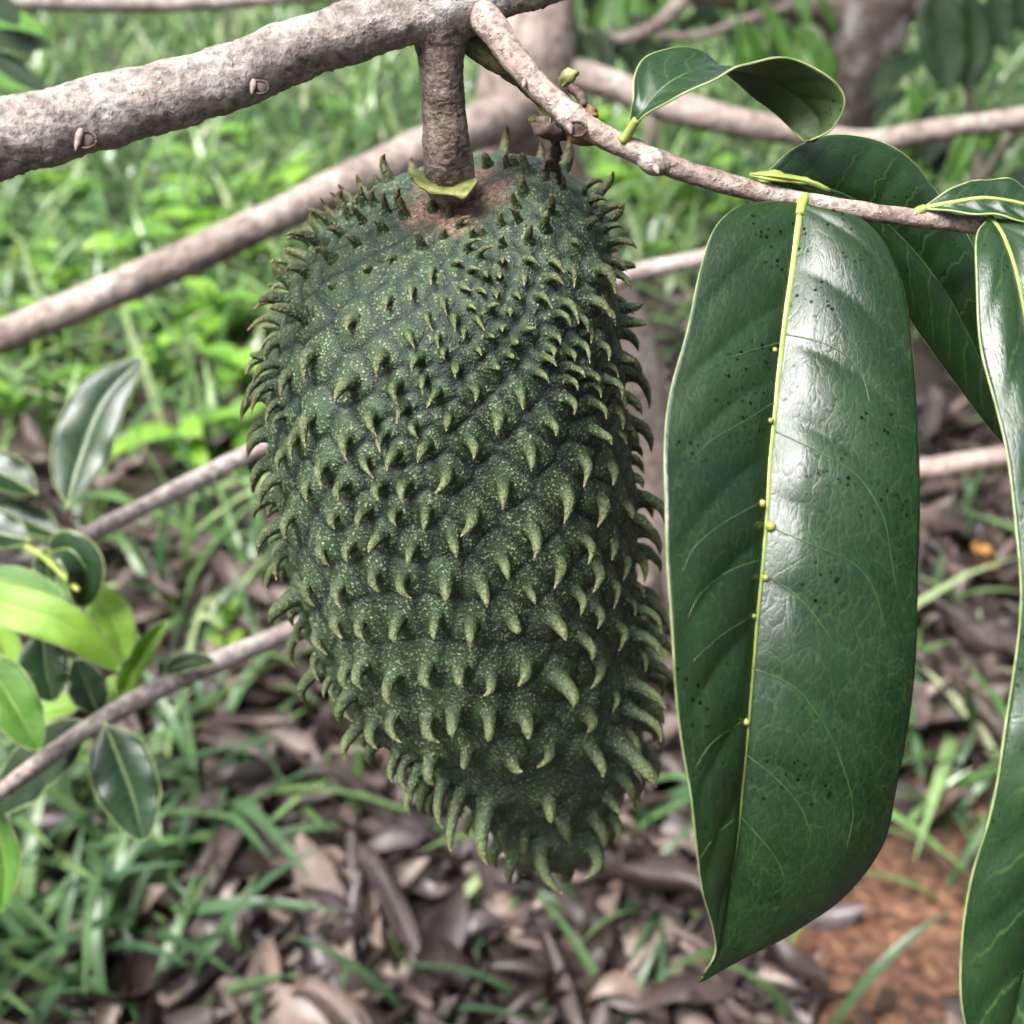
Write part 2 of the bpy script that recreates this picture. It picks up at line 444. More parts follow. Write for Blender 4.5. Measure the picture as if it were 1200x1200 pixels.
def ground_material():
    m, nt, b = new_mat('soil_ground'); t = NT(nt)
    co = t.coord()
    n = t.noise(co, 9, 8, 0.7); n2 = t.noise(co, 70, 6, 0.7)
    soil = t.ramp(n, [(0.3, (0.014, 0.010, 0.008)), (0.5, (0.035, 0.024, 0.018)), (0.7, (0.085, 0.058, 0.043))])
    # reddish bare earth
    g = G(1075, 1100)
    mp = t.n('ShaderNodeMapping'); mp.inputs['Location'].default_value = (-g[0], -g[1], 0)
    t.l(co, mp.inputs['Vector'])
    ln = t.n('ShaderNodeVectorMath', _operation='LENGTH'); t.l(mp.outputs[0], ln.inputs[0])
    dd = t.math('ADD', ln.outputs['Value'], t.math('MULTIPLY', t.math('SUBTRACT', n2, 0.5), 0.25))
    red = t.ramp(dd, [(0.22, 1.0), (0.42, 0.0)])
    rc = t.ramp(n2, [(0.36, (0.035, 0.016, 0.009)), (0.5, (0.13, 0.055, 0.028)), (0.64, (0.27, 0.14, 0.08))])
    soil = t.mix(t.math('MULTIPLY', red, t.ramp(n, [(0.34, 0.25), (0.56, 1.0)])), soil, rc)
    # turf further off
    sx = t.n('ShaderNodeSeparateXYZ'); t.l(co, sx.inputs[0])
    far = t.ramp(t.math('MULTIPLY', sx.outputs[1], 0.1), [(0.24, 0.0), (0.36, 1.0)])
    turf = t.ramp(n2, [(0.35, (0.012, 0.022, 0.006)), (0.7, (0.06, 0.10, 0.03))])
    soil = t.mix(t.math('MULTIPLY', far, 0.85), soil, turf)
    t.l(soil, b.inputs['Base Color'])
    b.inputs['Roughness'].default_value = 0.9
    t.l(t.bump(t.math('ADD', n, n2), 0.8, 0.012), b.inputs['Normal'])
    return m
M_GROUND = ground_material()

# ------------------------------------------------------------------ ground
def gheight(x, y):
    return 0.018 * mnoise.noise(Vector((x * 2.1, y * 2.1, 3.3))) + 0.010 * mnoise.noise(Vector((x * 7, y * 7, 1.3)))
def build_ground():
    xs = np.concatenate([[-300, -60, -15], np.linspace(-6, 6, 121), [15, 60, 300]])
    ys = np.concatenate([[-300, -60, -10, -3], np.linspace(-1, 11, 121), [20, 60, 300]])
    v = []
    for y in ys:
        for x in xs:
            inside = -6 <= x <= 6 and -1 <= y <= 11
            v.append((x, y, gheight(x, y) if inside else 0.0))
    nx, ny = len(xs), len(ys)
    i, j = np.meshgrid(np.arange(ny - 1), np.arange(nx - 1), indexing='ij')
    f = np.stack([i * nx + j, i * nx + j + 1, (i + 1) * nx + j + 1, (i + 1) * nx + j], -1).reshape(-1, 4)
    o = link('ground', make_mesh('ground', v, f, M_GROUND))
    tag(o, kind='structure')
build_ground()

# ------------------------------------------------------------------ leaf builder
def sheet(name, S, mats, parent, thick=0.0005, uv=None):
    """S: (nv, nu, 3) grid -> a closed two-sided sheet; front side faces cross(dv, du)"""
    nv, nu = S.shape[:2]
    dv = np.gradient(S, axis=0); du = np.gradient(S, axis=1)
    N = nrm(np.cross(dv, du))
    top = S + N * thick * 0.5; bot = S - N * thick * 0.5
    v = np.concatenate([top.reshape(-1, 3), bot.reshape(-1, 3)])
    i, j = np.meshgrid(np.arange(nv - 1), np.arange(nu - 1), indexing='ij')
    a, b_, c, d = i * nu + j, i * nu + j + 1, (i + 1) * nu + j + 1, (i + 1) * nu + j
    ft = np.stack([a, d, c, b_], -1).reshape(-1, 4)
    o = nv * nu
    fb = np.stack([a, b_, c, d], -1).reshape(-1, 4) + o
    rim = np.concatenate([np.arange(nu), np.arange(1, nv) * nu + nu - 1, (nv - 1) * nu + np.arange(nu - 2, -1, -1), np.arange(nv - 2, 0, -1) * nu])
    r2 = np.roll(rim, -1)
    fr = np.stack([rim, r2, r2 + o, rim + o], -1)
    F = np.concatenate([ft, fb, fr])
    idx = np.concatenate([np.zeros(len(ft)), np.ones(len(fb)), np.zeros(len(fr))])
    if uv is None:
        U, V = np.meshgrid(np.linspace(-1, 1, nu), np.linspace(0, 1, nv))
        uv = np.stack([U, V], -1)
    uv2 = np.concatenate([uv.reshape(-1, 2)] * 2)
    me = make_mesh(name, v - org(parent), F, mats, uv=uv2, mat_idx=idx)
    return link(name, me, parent), N

def leaf_rows(parent, rows, mats, nv=90, nu=40, bulge=(0.002, 0.002), quilt=0.0006, nlat=11, wave=0.0008,
              rib=0.0009, rib_mat=None, margin=0.0005, seed=0.0, thick=0.0005, name='leaf', detail=True):
    """rows of ((x,y,d) left, mid, right) picture positions with depth -> blade + midrib + margin"""
    A = np.array([np.concatenate([P(*l), P(*m), P(*r)]) for l, m, r in rows])
    key = np.array([P(*m) for l, m, r in rows])
    S9 = spline(np.column_stack([key, A]), nv)[:, 3:]
    L, M, R = S9[:, :3], S9[:, 3:6], S9[:, 6:]
    return leaf_lmr(parent, L, M, R, mats, nu, bulge, quilt, nlat, wave, rib, rib_mat, margin, seed, thick, name, detail)

def leaf_lmr(parent, L, M, R, mats, nu=24, bulge=(0.002, 0.002), quilt=0.0005, nlat=11, wave=0.0006, rib=0.0008,
             rib_mat=None, margin=0.0004, seed=0.0, thick=0.0005, name='leaf', detail=True):
    nv = len(M)
    h = nu // 2
    s = np.linspace(0, 1, h + 1)
    left = L[:, None] * (1 - s)[None, :, None] + M[:, None] * s[None, :, None]
    right = M[:, None] * (1 - s)[None, :, None] + R[:, None] * s[None, :, None]
    S = np.concatenate([left, right[:, 1:]], 1)
    u = np.concatenate([-(1 - s), s[1:]])
    dv = np.gradient(S, axis=0); du = np.gradient(S, axis=1)
    N = nrm(np.cross(dv, du))
    V = np.linspace(0, 1, nv)[:, None]
    au = np.abs(u)[None, :]
    W = np.linalg.norm(R - L, axis=1)[:, None]
    wn_ = np.clip(W / (W.max() + 1e-9), 0, 1)
    b = np.where(u[None, :] < 0, bulge[0], bulge[1]) * 4 * au * (1 - au) * wn_
    side = np.where(u > 0, 0.5, 0.0)[None, :]
    ph = (V - 0.13 * au**1.5) * nlat + side
    q = quilt * (np.abs(np.sin(np.pi * (ph - 0.5))) ** 0.7) * np.clip(au * 5, 0, 1) * np.clip((1 - au) * 3.5, 0, 1) * wn_
    wv = wave * (np.sin(V * 17 + seed + u[None, :] * 1.3) * au**2 + 0.6 * np.sin(V * 31 + seed * 2.1) * au**3) * wn_
    S = S + N * (b + q + wv)[:, :, None]
    blade, _ = sheet(name, S, mats, parent, thick)
    tag(blade)
    dv = np.gradient(S, axis=0); du = np.gradient(S, axis=1)
    N = nrm(np.cross(dv, du))
    if detail:
        mid = S[:, h] + N[:, h] * (thick * 0.5 - rib * 0.3)
        k = np.linspace(1.15, 0.25, nv)
        v, f = tube_geo(mid, rib * k, 6)
        link('midrib', make_mesh('midrib', v - org(parent), f, rib_mat or M_RIB), blade)
        if margin:
            path = np.concatenate([S[:, 0], S[::-1, -1][1:]])
            v, f = tube_geo(path, np.full(len(path), margin), 5)
            link('margin', make_mesh('margin', v - org(parent), f, M_MARGIN), blade)
    return blade, S, N

def leaf_simple(parent, path, width, normal, mats, nv=22, nu=10, fold=0.35, petiole=0.06, seed=0.0, rib=0.0006, detail=True, droop=0.0, rib_mat=None, twist=0.0, thick=0.0005):
    """leaf along a 3D control path; 'normal' = the way its upper side looks"""
    c = spline(np.asarray(path, float), nv)
    t = np.linspace(0, 1, nv)
    T = nrm(np.gradient(c, axis=0))
    n0 = np.asarray(normal, float)
    n = nrm(n0[None] - T * (T @ n0)[:, None])
    sd = np.cross(T, n)
    prof = np.clip(np.sin(np.pi * np.clip((t - petiole) / (1 - petiole), 0, 1) ** 0.85), 0, 1) ** 0.62
    prof[t <= petiole] = 0.03
    prof[-1] = 0.0
    wd = 0.5 * width * prof[:, None]
    fo = fold
    ct, st = math.cos(twist), math.sin(twist)
    sd2 = sd * ct + n * st; n2 = n * ct - sd * st
    Lp = c - sd2 * wd * math.cos(fo) + n2 * wd * math.sin(fo)
    Rp = c + sd2 * wd * math.cos(fo) + n2 * wd * math.sin(fo)
    # keep 'upper' side = front: cross(dv, du) with du from left to right must follow n
    if (np.cross(T[nv // 2], (Rp - Lp)[nv // 2]) @ n2[nv // 2]) < 0:
        Lp, Rp = Rp, Lp
    return leaf_lmr(parent, Lp, c, Rp, mats, nu, (width * 0.03, width * 0.03), width * 0.006, 9, width * 0.03, rib, rib_mat, 0.0004 if detail else 0, seed, thick, 'leaf', detail)

TO_CAM = -AF

# ------------------------------------------------------------------ the soursop fruit
FD0, FSLOPE = 0.318, 0.52
PROFILE = [  # y, left, right of the bare body
    (236, 508, 560), (240, 470, 602), (247, 430, 644), (258, 396, 678), (275, 366, 700), (300, 344, 716), (350, 327, 726), (400, 316, 731), (450, 313, 735),
    (500, 318, 739), (550, 325, 742), (600, 332, 745), (650, 342, 748), (700, 360, 751), (750, 390, 754),
    (790, 424, 756), (830, 464, 756), (865, 502, 752), (893, 533, 745), (919, 552, 738), (945, 568, 730), (968, 584, 718), (985, 602, 702), (993, 624, 680)]
def fruit_axis():
    pr = np.array(PROFILE, float)
    top = P(534, 236, FD0)
    out = []
    for y, l, r in pr:
        cx = (l + r) / 2
        D = FD0
        for _ in range(8):      # depth grows with the distance down the axis
            c = P(cx, y, D)
            D = FD0 + FSLOPE * max(0.0, (top - c) @ AU)
        c = P(cx, y, D)
        out.append((*c, (r - l) / 2 * D / FP))
    return np.array(out)
fruit = root('soursop_fruit', P(534, 236, FD0), 'large dark green spiny soursop hanging by its thick brown stalk', 'fruit')
FO = org(fruit)
def smooth_rows(a, k=3):
    for _ in range(k):
        a[1:-1] = 0.25 * a[:-2] + 0.5 * a[1:-1] + 0.25 * a[2:]
    return a
NA, NR = 420, 330
axis = fruit_axis()
ax_s = spline(axis, NR)
ax_s[:, :3] = smooth_rows(ax_s[:, :3].copy(), 30)
A_DIR = nrm(axis[-1, :3] - axis[0, :3])
E1 = nrm(AX - A_DIR * (AX @ A_DIR))              # to the right
E2 = np.cross(A_DIR, E1)
if E2 @ TO_CAM < 0: E2 = -E2                     # towards the camera
def body_point(ring, th, extra):
    return None
th = np.linspace(0, 2 * math.pi, NA, endpoint=False)
dirs = np.cos(th)[:, None] * E1 + np.sin(th)[:, None] * E2
cen = ax_s[:, :3]; rad = ax_s[:, 3].copy()
tt = np.linspace(0, 1, NR)
R_ = np.repeat(rad[:, None], NA, 1)
V_ = cen[:, None] + dirs[None] * R_[:, :, None]
low = np.zeros((NR, NA))
for i in range(0, NR):
    for j in range(0, NA, 6):
        p = V_[i, j]
        low[i, j] = nz(p, 22.0) * 0.0022 + nz(p, 9.0) * 0.003
idx = np.arange(0, NA + 1, 6)
for i in range(NR):
    low[i] = np.interp(np.arange(NA), idx, np.append(low[i, ::6], low[i, 0]))
wgt = np.clip(rad / rad.max(), 0, 1)[:, None]
R_ = R_ + low * wgt
# a shallow furrow running down from the stalk
fur = np.exp(-((th[None] - 1.22 - 0.10 * np.sin(tt[:, None] * 5)) / 0.20) ** 2) * np.exp(-((tt[:, None] - 0.22) / 0.14) ** 2)
R_ = R_ - 0.0035 * fur
# a gentle waist ring low down
R_ = R_ * (1 + 0.02 * np.sin(tt * 26.0 + 0.5))[:, None] ** np.clip((tt - 0.72) * 6, 0, 1)[:, None]
# the crown is tipped towards the viewer, the shoulder stands higher behind the stalk
tip_a = np.radians(18) * np.exp(-(tt / 0.16) ** 2)
dirs3 = np.cos(th)[None, :, None] * E1 + np.sin(th)[None, :, None] * (E2 * np.cos(tip_a)[:, None, None] + A_DIR * np.sin(tip_a)[:, None, None])
V_ = cen[:, None] + dirs3 * R_[:, :, None]
# sunk crown about the stalk: shift the first rings up along the axis on the right shoulder
lift = np.exp(-((th[None] - 0.1) / 1.0) ** 2) + np.exp(-((th[None] - 6.38) / 1.0) ** 2)
back = 0.5 - 0.5 * np.sin(th)[None]
sh = np.exp(-((rad[:, None] - 0.022) / 0.014) ** 2) * (tt[:, None] < 0.3)
V_ = V_ - A_DIR[None, None] * (0.006 * sh * np.clip(lift + 0.25 * back, 0, 1.2))[:, :, None]
def quads(nr, na):
    i, j = np.meshgrid(np.arange(nr - 1), np.arange(na), indexing='ij')
    j2 = (j + 1) % na
    return np.stack([i * na + j, (i + 1) * na + j, (i + 1) * na + j2, i * na + j2], -1).reshape(-1, 4)
Q = quads(NR, NA)
flat = V_.reshape(-1, 3)
step_r, step_a = 3, 4
Vc = V_[::step_r, ::step_a]
Qc = quads(Vc.shape[0], Vc.shape[1])
bvh = BVHTree.FromPolygons([tuple(p) for p in Vc.reshape(-1, 3)], [tuple(q) for q in Qc.tolist()])
dV = np.gradient(V_, axis=0); dA = np.roll(V_, -1, 1) - np.roll(V_, 1, 1)
NB = nrm(np.cross(dV, dA))
if (NB[NR // 2, NA // 4] @ E2) < 0: NB = -NB

# spines seen in the photograph: (base x, base y, tip x, tip y) in enlarged views
TILES = {
 (280, 170): [(520,440,370,350),(455,465,320,460),(465,555,250,490),(420,530,260,512),(345,590,225,580),(340,655,140,625),(390,705,250,685),(290,740,150,755),(260,760,175,785),(230,800,35,890),(290,850,110,858),(390,930,165,885),(210,920,45,1005),(200,970,115,990),(530,390,440,280),(440,390,415,335),(575,310,490,255),(610,300,535,212),(670,250,635,160),(640,330,650,265),(690,330,665,220),(760,220,730,160),(830,205,775,118),(740,330,740,230),(800,370,785,255),(870,330,875,230),(900,390,880,280),(935,130,930,65),(610,400,575,310),(680,425,605,335),(780,475,720,415),(570,490,465,455),(650,545,572,488),(520,630,410,560),(990,555,945,480),(1110,505,1120,450),(840,625,790,630),(705,685,700,700),(520,770,480,760),(640,950,580,1005),(820,850,815,905),(940,800,945,865),(1050,700,1050,790),(1105,850,1125,925),(1020,930,1048,1010),(1165,940,1170,1010),(1050,360,1085,285),(1145,390,1165,310)],
 (520, 170): [(250,130,230,40),(350,135,345,45),(400,130,360,60),(460,150,435,40),(535,185,540,65),(630,240,610,140),(440,270,430,165),(400,350,370,260),(400,410,350,340),(315,440,315,365),(320,550,325,490),(460,525,475,425),(545,460,550,365),(570,370,572,262),(130,570,210,510),(195,615,272,548),(60,650,110,632),(85,450,145,385),(210,490,205,455),(160,500,170,445),(315,640,320,665),(225,725,240,740),(300,720,305,745),(150,690,208,705),(100,780,150,790),(195,790,230,805),(280,810,285,830),(390,815,415,835),(140,880,175,890),(245,895,300,862),(355,905,360,930),(180,940,222,1005),(60,940,65,1010),(430,720,435,765),(450,635,520,655),(570,625,655,695),(680,680,705,775),(560,730,650,757),(690,530,730,540),(760,440,835,405),(740,250,865,205),(775,310,885,303),(830,370,980,350),(860,455,975,455),(880,530,1045,560),(900,630,990,685),(910,690,1015,780),(820,680,930,810),(950,800,1030,915),(940,860,1000,950),(790,840,900,930),(860,900,930,980),(510,830,590,890),(640,850,730,970),(600,920,690,985),(730,940,780,1010)],
 (280, 380): [(230,30,110,140),(240,100,140,215),(130,150,35,275),(230,210,75,325),(300,260,225,395),(200,300,35,440),(215,330,65,490),(430,160,355,310),(630,310,515,425),(790,180,745,290),(920,60,950,130),(1080,70,1080,130),(1110,150,1110,190),(1170,230,1168,290),(980,180,935,260),(1000,280,995,380),(860,320,862,440),(900,440,855,540),(1070,365,1015,455),(1130,495,1120,580),(720,490,745,610),(940,540,970,620),(790,590,765,695),(1010,645,965,750),(600,600,585,745),(240,420,150,560),(130,500,115,630),(260,490,190,560),(160,560,165,645),(410,490,360,670),(330,600,285,735),(260,690,210,790),(480,740,450,880),(380,860,370,965),(150,660,170,780),(690,720,730,835),(590,850,555,980),(850,690,800,795),(770,850,768,965),(900,850,890,970),(1110,800,1060,915),(190,830,165,900),(200,950,160,1030)],
 (520, 380): [(105,40,107,85),(310,25,318,40),(245,65,275,75),(445,30,495,20),(380,95,400,105),(180,130,205,170),(350,165,378,185),(270,225,300,250),(65,230,62,290),(160,340,170,420),(590,60,630,110),(570,130,590,190),(540,185,610,230),(490,255,570,315),(670,150,710,200),(680,230,765,290),(660,300,725,360),(770,260,840,320),(410,360,430,465),(650,400,705,490),(790,320,850,400),(790,420,880,515),(290,490,285,600),(560,520,605,605),(130,620,160,735),(460,670,475,800),(790,570,910,655),(740,730,755,885),(880,760,915,875),(320,860,320,1005),(640,900,650,1080),(830,940,830,1100),(720,100,790,215),(770,30,795,105),(840,110,855,200),(880,220,945,290),(870,300,965,410),(900,370,985,460),(910,460,970,570),(980,560,1030,630),(930,590,990,650),(1010,660,1075,720),(1000,720,1010,750),(1010,830,1075,890),(960,980,1020,1050)],
 (280, 590): [(530,50,520,140),(700,20,655,145),(850,30,850,120),(1010,30,1000,155),(310,50,255,195),(220,170,170,230),(240,210,195,330),(270,250,205,420),(460,230,490,340),(620,210,590,320),(780,160,700,270),(940,220,915,330),(390,420,410,560),(560,430,550,565),(740,360,760,480),(890,390,935,515),(1120,400,1120,540),(260,480,245,600),(300,530,320,605),(330,650,330,770),(540,620,560,735),(670,620,680,745),(870,610,860,760),(1070,600,1055,740),(440,700,510,800),(420,820,430,960),(600,870,590,1010),(690,850,670,1010),(850,910,835,1100),(1020,860,1035,1005),(490,950,460,1050)],
 (520, 590): [(140,50,90,180),(40,170,70,295),(470,130,490,300),(310,290,350,420),(740,180,780,330),(610,310,595,465),(810,330,805,485),(900,200,910,310),(190,410,235,565),(450,460,495,545),(700,460,740,605),(150,640,145,780),(350,600,400,705),(570,610,660,745),(800,560,830,680),(900,430,920,570),(730,720,800,850),(820,850,795,1005),(930,660,945,800),(990,520,1035,610),(90,870,105,995),(250,920,215,1040),(440,860,400,990),(600,930,700,1110),(1030,790,1055,910),(1060,580,1175,700),(1080,720,1180,850),(1060,660,1150,720),(960,290,970,420),(1040,440,1085,510),(1050,280,1085,430)],
 (340, 800): [(200,30,240,100),(310,100,370,190),(340,270,310,420),(460,200,470,360),(570,160,600,325),(750,170,810,325),(890,130,880,300),(1070,150,1065,320),(640,400,650,590),(560,400,550,540),(770,380,780,555),(960,350,935,460),(620,600,650,715),(890,580,955,705),(790,640,830,790),(1060,640,1060,830),(860,760,870,920),(1020,880,1070,1110)],
 (540, 800): [(340,160,365,310),(270,400,335,480),(470,330,410,460),(660,150,685,270),(830,60,820,160),(690,340,765,515),(880,270,940,465),(470,610,480,760),(780,600,870,720),(430,880,555,1150),(700,870,665,1065),(1040,30,1110,150),(1010,190,1110,350),(980,400,1070,580),(900,540,940,700),(800,720,830,870)],
}
spines = []      # base, normal, tip, base radius, brown
SC = 4.615
for (ox, oy), lst in TILES.items():
    for bx, by, tx, ty in lst:
        b2 = (ox + bx / SC, oy + by / SC); t2 = (ox + tx / SC, oy + ty / SC)
        rv = ray(*b2)
        hit = bvh.ray_cast(Vector(CAM), Vector(rv))
        if hit[0] is None:
            near = bvh.find_nearest(Vector(P(b2[0], b2[1], 0.355)))
            p, n = np.array(near[0]), np.array(near[1])
        else:
            p, n = np.array(hit[0]), np.array(hit[1])
        if n @ (p - cen[np.argmin(np.linalg.norm(cen - p, axis=1))]) < 0: n = -n
        px, py, dd = to_px(p)
        plen = math.hypot(t2[0] - b2[0], t2[1] - b2[1]) * dd / FP
        facing = max(0.0, -(n @ rv))
        hgt = max(0.0055, 0.0125 * (0.35 + 0.65 * min(1.0, plen / 0.006))) * (0.42 + 0.20 * facing)
        if b2[1] > 780: hgt *= 1.1
        want = p + n * hgt
        tv = ray(*t2)
        tip = CAM + tv * ((want - CAM) @ tv)
        if (tip - p) @ n < 0.0022:
            tip = tip + n * 0.002
        lmax = 0.015 if b2[1] < 850 else 0.019
        ln_ = np.linalg.norm(tip - p)
        if ln_ > lmax: tip = p + (tip - p) * (lmax / ln_)
        spines.append([p, n, tip, 0.0, max(0.0, min(1.0, (330 - b2[1]) / 90))])
pts = np.array([s[0] for s in spines])
# the rest of the skin, out of the photograph's sight: spread evenly between the ones above
cand = rng.integers(0, NR * NA, 26000)
rest = []
allp = list(pts)
arr = np.zeros((1400, 3)); arr[:len(allp)] = pts; cnt = len(allp)
for k in cand:
    i, j = divmod(int(k), NA)
    if i < 14: continue
    if rng.random() > rad[i] / rad.max(): continue
    p = V_[i, j]
    vis = NB[i, j] @ nrm(CAM - p)
    mind = 0.0105 if i / NR > 0.3 else 0.0088
    if vis > -0.1: mind = 0.0098
    if vis > 0.38: mind = 0.0165 if i / NR > 0.3 else 0.0125
    if i / NR > 0.86: mind = 0.0150
    if np.min(np.sum((arr[:cnt] - p) ** 2, 1)) < mind ** 2: continue
    arr[cnt] = p; cnt += 1
    n = NB[i, j]
    tfr = i / NR
    hgt = 0.0075 + 0.003 * rng.random()
    dn = np.array([0, 0, -1.0]); dn = dn - n * (dn @ n)
    bend = (-0.55 if tfr < 0.10 else (0.1 if tfr < 0.2 else 0.95)) * hgt
    tip = p + n * hgt * 0.85 + nrm(dn) * bend + rng.normal(0, 0.0009, 3)
    rest.append([p, n, tip, 0.0, max(0.0, min(1.0, (0.12 - tfr) * 12))])
    if cnt >= 1390: break
base_all = arr[:cnt]
# spacing gives each its girth
for s in spines + rest:
    d = np.sort(np.sum((base_all - s[0]) ** 2, 1))[1:4] ** 0.5
    s[3] = float(np.clip(0.13 * d.mean() + 0.10 * np.linalg.norm(s[2] - s[0]), 0.0013, 0.0033) * (0.82 + 0.3 * rng.random()))
rb = np.array([s[3] for s in spines + rest])
# relief and colour cells on the skin
d1 = np.full(NR * NA, 9.0); d2 = np.full(NR * NA, 9.0); ri = np.zeros(NR * NA)
for a in range(0, NR * NA, 12000):
    q = flat[a:a + 12000]
    D = np.sqrt(np.maximum(((q[:, None, :] - base_all[None]) ** 2).sum(-1), 0))
    k = np.argpartition(D, 1, axis=1)[:, :2]
    dd = np.take_along_axis(D, k, 1)
    o = np.argsort(dd, 1)
    k = np.take_along_axis(k, o, 1); dd = np.take_along_axis(dd, o, 1)
    d1[a:a + 12000] = dd[:, 0]; d2[a:a + 12000] = dd[:, 1]; ri[a:a + 12000] = rb[k[:, 0]]
mound = np.exp(-(d1 / (2.0 * ri)) ** 2)
cell = np.exp(-((d2 - d1) / 0.0014) ** 2)
tcol = np.repeat(tt, NA)
cellw = cell * np.clip(1.3 - 1.3 * tcol, 0.15, 1)
crown = np.clip((0.0140 + 0.0012 * np.sin(np.tile(th, NR) * 5) - np.repeat(rad, NA)) / 0.003, 0, 1) * (tcol < 0.2)
NBf = NB.reshape(-1, 3)
disp = 0.6 * ri * mound - 0.00055 * cellw
disp = disp * (1 - crown)
disp = disp + crown * 0.0006
FV = flat + NBf * disp[:, None]
faces = [tuple(q) for q in Q.tolist()]
caps = [list(range(NA)), [(NR - 1) * NA + k for k in range(NA)][::-1]]
bm_v = FV - FO
me = make_mesh('skin', bm_v, faces + caps, M_SKIN, attrs={'mound': mound, 'cell': cellw, 'crown': crown})
skin = link('skin', me, fruit)

def spine_geo(p, n, tip, r, brown, nr=9, ns=9, flare=1.0):
    h = (tip - p) @ n
    L = np.linalg.norm(tip - p)
    c1 = p + n * max(h * 0.95, L * 0.55) * (0.85 + 0.3 * rng.random()) + rng.normal(0, 0.05, 3) * L
    t = np.linspace(0, 1, nr)[:, None]
    base = p - n * r * 0.12
    path = (1 - t)**2 * base + 2 * t * (1 - t) * c1 + t**2 * tip
    tv = t[:, 0]
    w = r * (0.80 * (1 - tv ** 2.4) ** 0.8 * (1 - 0.12 * tv) + 0.75 * flare * np.exp(-tv / 0.09))
    w = np.maximum(w * 1.0, 0.00022)
    w[-1] = 0.00012
    T = nrm(np.gradient(path, axis=0)); T[0] = n
    a = np.cross(T, [0.31, 0.52, 0.8]); a = nrm(a)
    bb = np.cross(T, a)
    for i in range(1, nr):
        v = a[i - 1] - T[i] * (a[i - 1] @ T[i]); a[i] = nrm(v); bb[i] = np.cross(T[i], a[i])
    ph = np.linspace(0, 2 * math.pi, ns, endpoint=False)
    ring = a[:, None] * np.cos(ph)[None, :, None] + bb[:, None] * np.sin(ph)[None, :, None]
    w2 = w[:, None] * (1 + rng.normal(0, 0.05, (nr, ns)))
    v = (path[:, None] + ring * w2[:, :, None]).reshape(-1, 3)
    i, j = np.meshgrid(np.arange(nr - 1), np.arange(ns), indexing='ij'); j2 = (j + 1) % ns
    f = np.stack([i * ns + j, i * ns + j2, (i + 1) * ns + j2, (i + 1) * ns + j], -1).reshape(-1, 4)
    return v, f, np.repeat(tv, ns)
spines_vis = spines[:300]; rest = spines[300:] + rest
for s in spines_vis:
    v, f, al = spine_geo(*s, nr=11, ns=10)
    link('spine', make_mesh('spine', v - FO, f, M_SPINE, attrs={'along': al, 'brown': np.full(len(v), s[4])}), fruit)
vv, ff, aa, br, off = [], [], [], [], 0
for s in rest:
    v, f, al = spine_geo(*s, nr=10, ns=9)
    vv.append(v); ff.append(f + off); aa.append(al); br.append(np.full(len(v), s[4])); off += len(v)
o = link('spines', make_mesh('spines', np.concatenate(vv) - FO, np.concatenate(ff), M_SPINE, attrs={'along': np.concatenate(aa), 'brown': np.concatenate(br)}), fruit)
o['kind'] = 'stuff'

# curled scrap of calyx between stalk and fruit
cal = [((482, 207, 0.3095), (479, 203, 0.3115), (480, 199, 0.3135)), ((490, 219, 0.3065), (484, 208, 0.3095), (486, 198, 0.3135)),
       ((512, 228, 0.3050), (508, 218, 0.3065), (506, 209, 0.3095)), ((532, 230, 0.3040), (528, 222, 0.3055), (526, 213, 0.3085)),
       ((546, 232, 0.3030), (544, 222, 0.3045), (542, 212, 0.3075)), ((560, 213, 0.3050), (559, 211, 0.3055), (558, 209, 0.3065))]
b_, _, _ = leaf_rows(fruit, cal, [M_CALYX, M_CALYX], 24, 8, (0.0005, 0.0005), 0, 5, 0.0004, detail=False, name='calyx', thick=0.0007)

# ------------------------------------------------------------------ the fruiting branch in front
branch = root('fruiting_branch', P(520, 8, 0.285), 'thick grey brown branch that carries the spiny fruit and large glossy leaves', 'branch')
tube('limb', [P(-90, 178, .262), P(0, 162, .266), P(120, 132, .270), P(240, 100, .275), (P(340, 62, .279)), P(430, 32, .283), P(510, 8, .286), P(570, 2, .288), P(650, -22, .292), P(720, -60, .296)],
     [.0086, .0084, .0079, .0072, .0068, .0066, .0066, .0052, .0046, .0044], M_BARK, branch, 320, 64, 0.0005, 700.0, 0.0008)
stalk_pts = [P(513, 4, .2885), P(514, 28, .2882), P(516, 52, .2902), P(518, 88, .2935), P(520, 130, .2985), P(524, 175, .304), P(526, 196, .3085), P(528, 210, .312), P(530, 222, .318)]
tube('fruit_stalk', stalk_pts, [.0052, .0069, .0063, .0052, .0054, .0061, .0064, .0064, .0062], M_STALK, branch, 200, 64, 0.0007, 900.0, 0.0004)
tube('twig', [P(548, 0, .287), P(575, 30, .2835), P(605, 72, .281), P(645, 115, .279), P(690, 150, .278), P(765, 186, .278), P(840, 212, .279), P(940, 236, .2805), P(1050, 253, .281), P(1150, 264, .281), P(1290, 275, .281)],
     [.0040, .0037, .0032, .0029, .00275, .00265, .0024, .00225, .0021, .00205, .0020], M_TWIG, branch, 220, 28, 0.00018, 900.0, 0.0003)
tube('fork', [P(466, 22, .2848), P(492, 14, .2858), P(516, 10, .2866), P(545, 8, .2874), P(575, 2, .2882)], [.0064, .0074, .0080, .0070, .0052], M_BARK, branch, 80, 48, 0.0006, 700.0, 0.0006)
tube('spur', [P(535, 40, .292), P(565, 62, .293), P(600, 84, .293), P(632, 110, .292), P(655, 140, .290), P(680, 158, .284)], [.0030, .0026, .0024, .0024, .0026, .0020], M_GREENBARK, branch, 60, 20, 0.0004, 620.0)
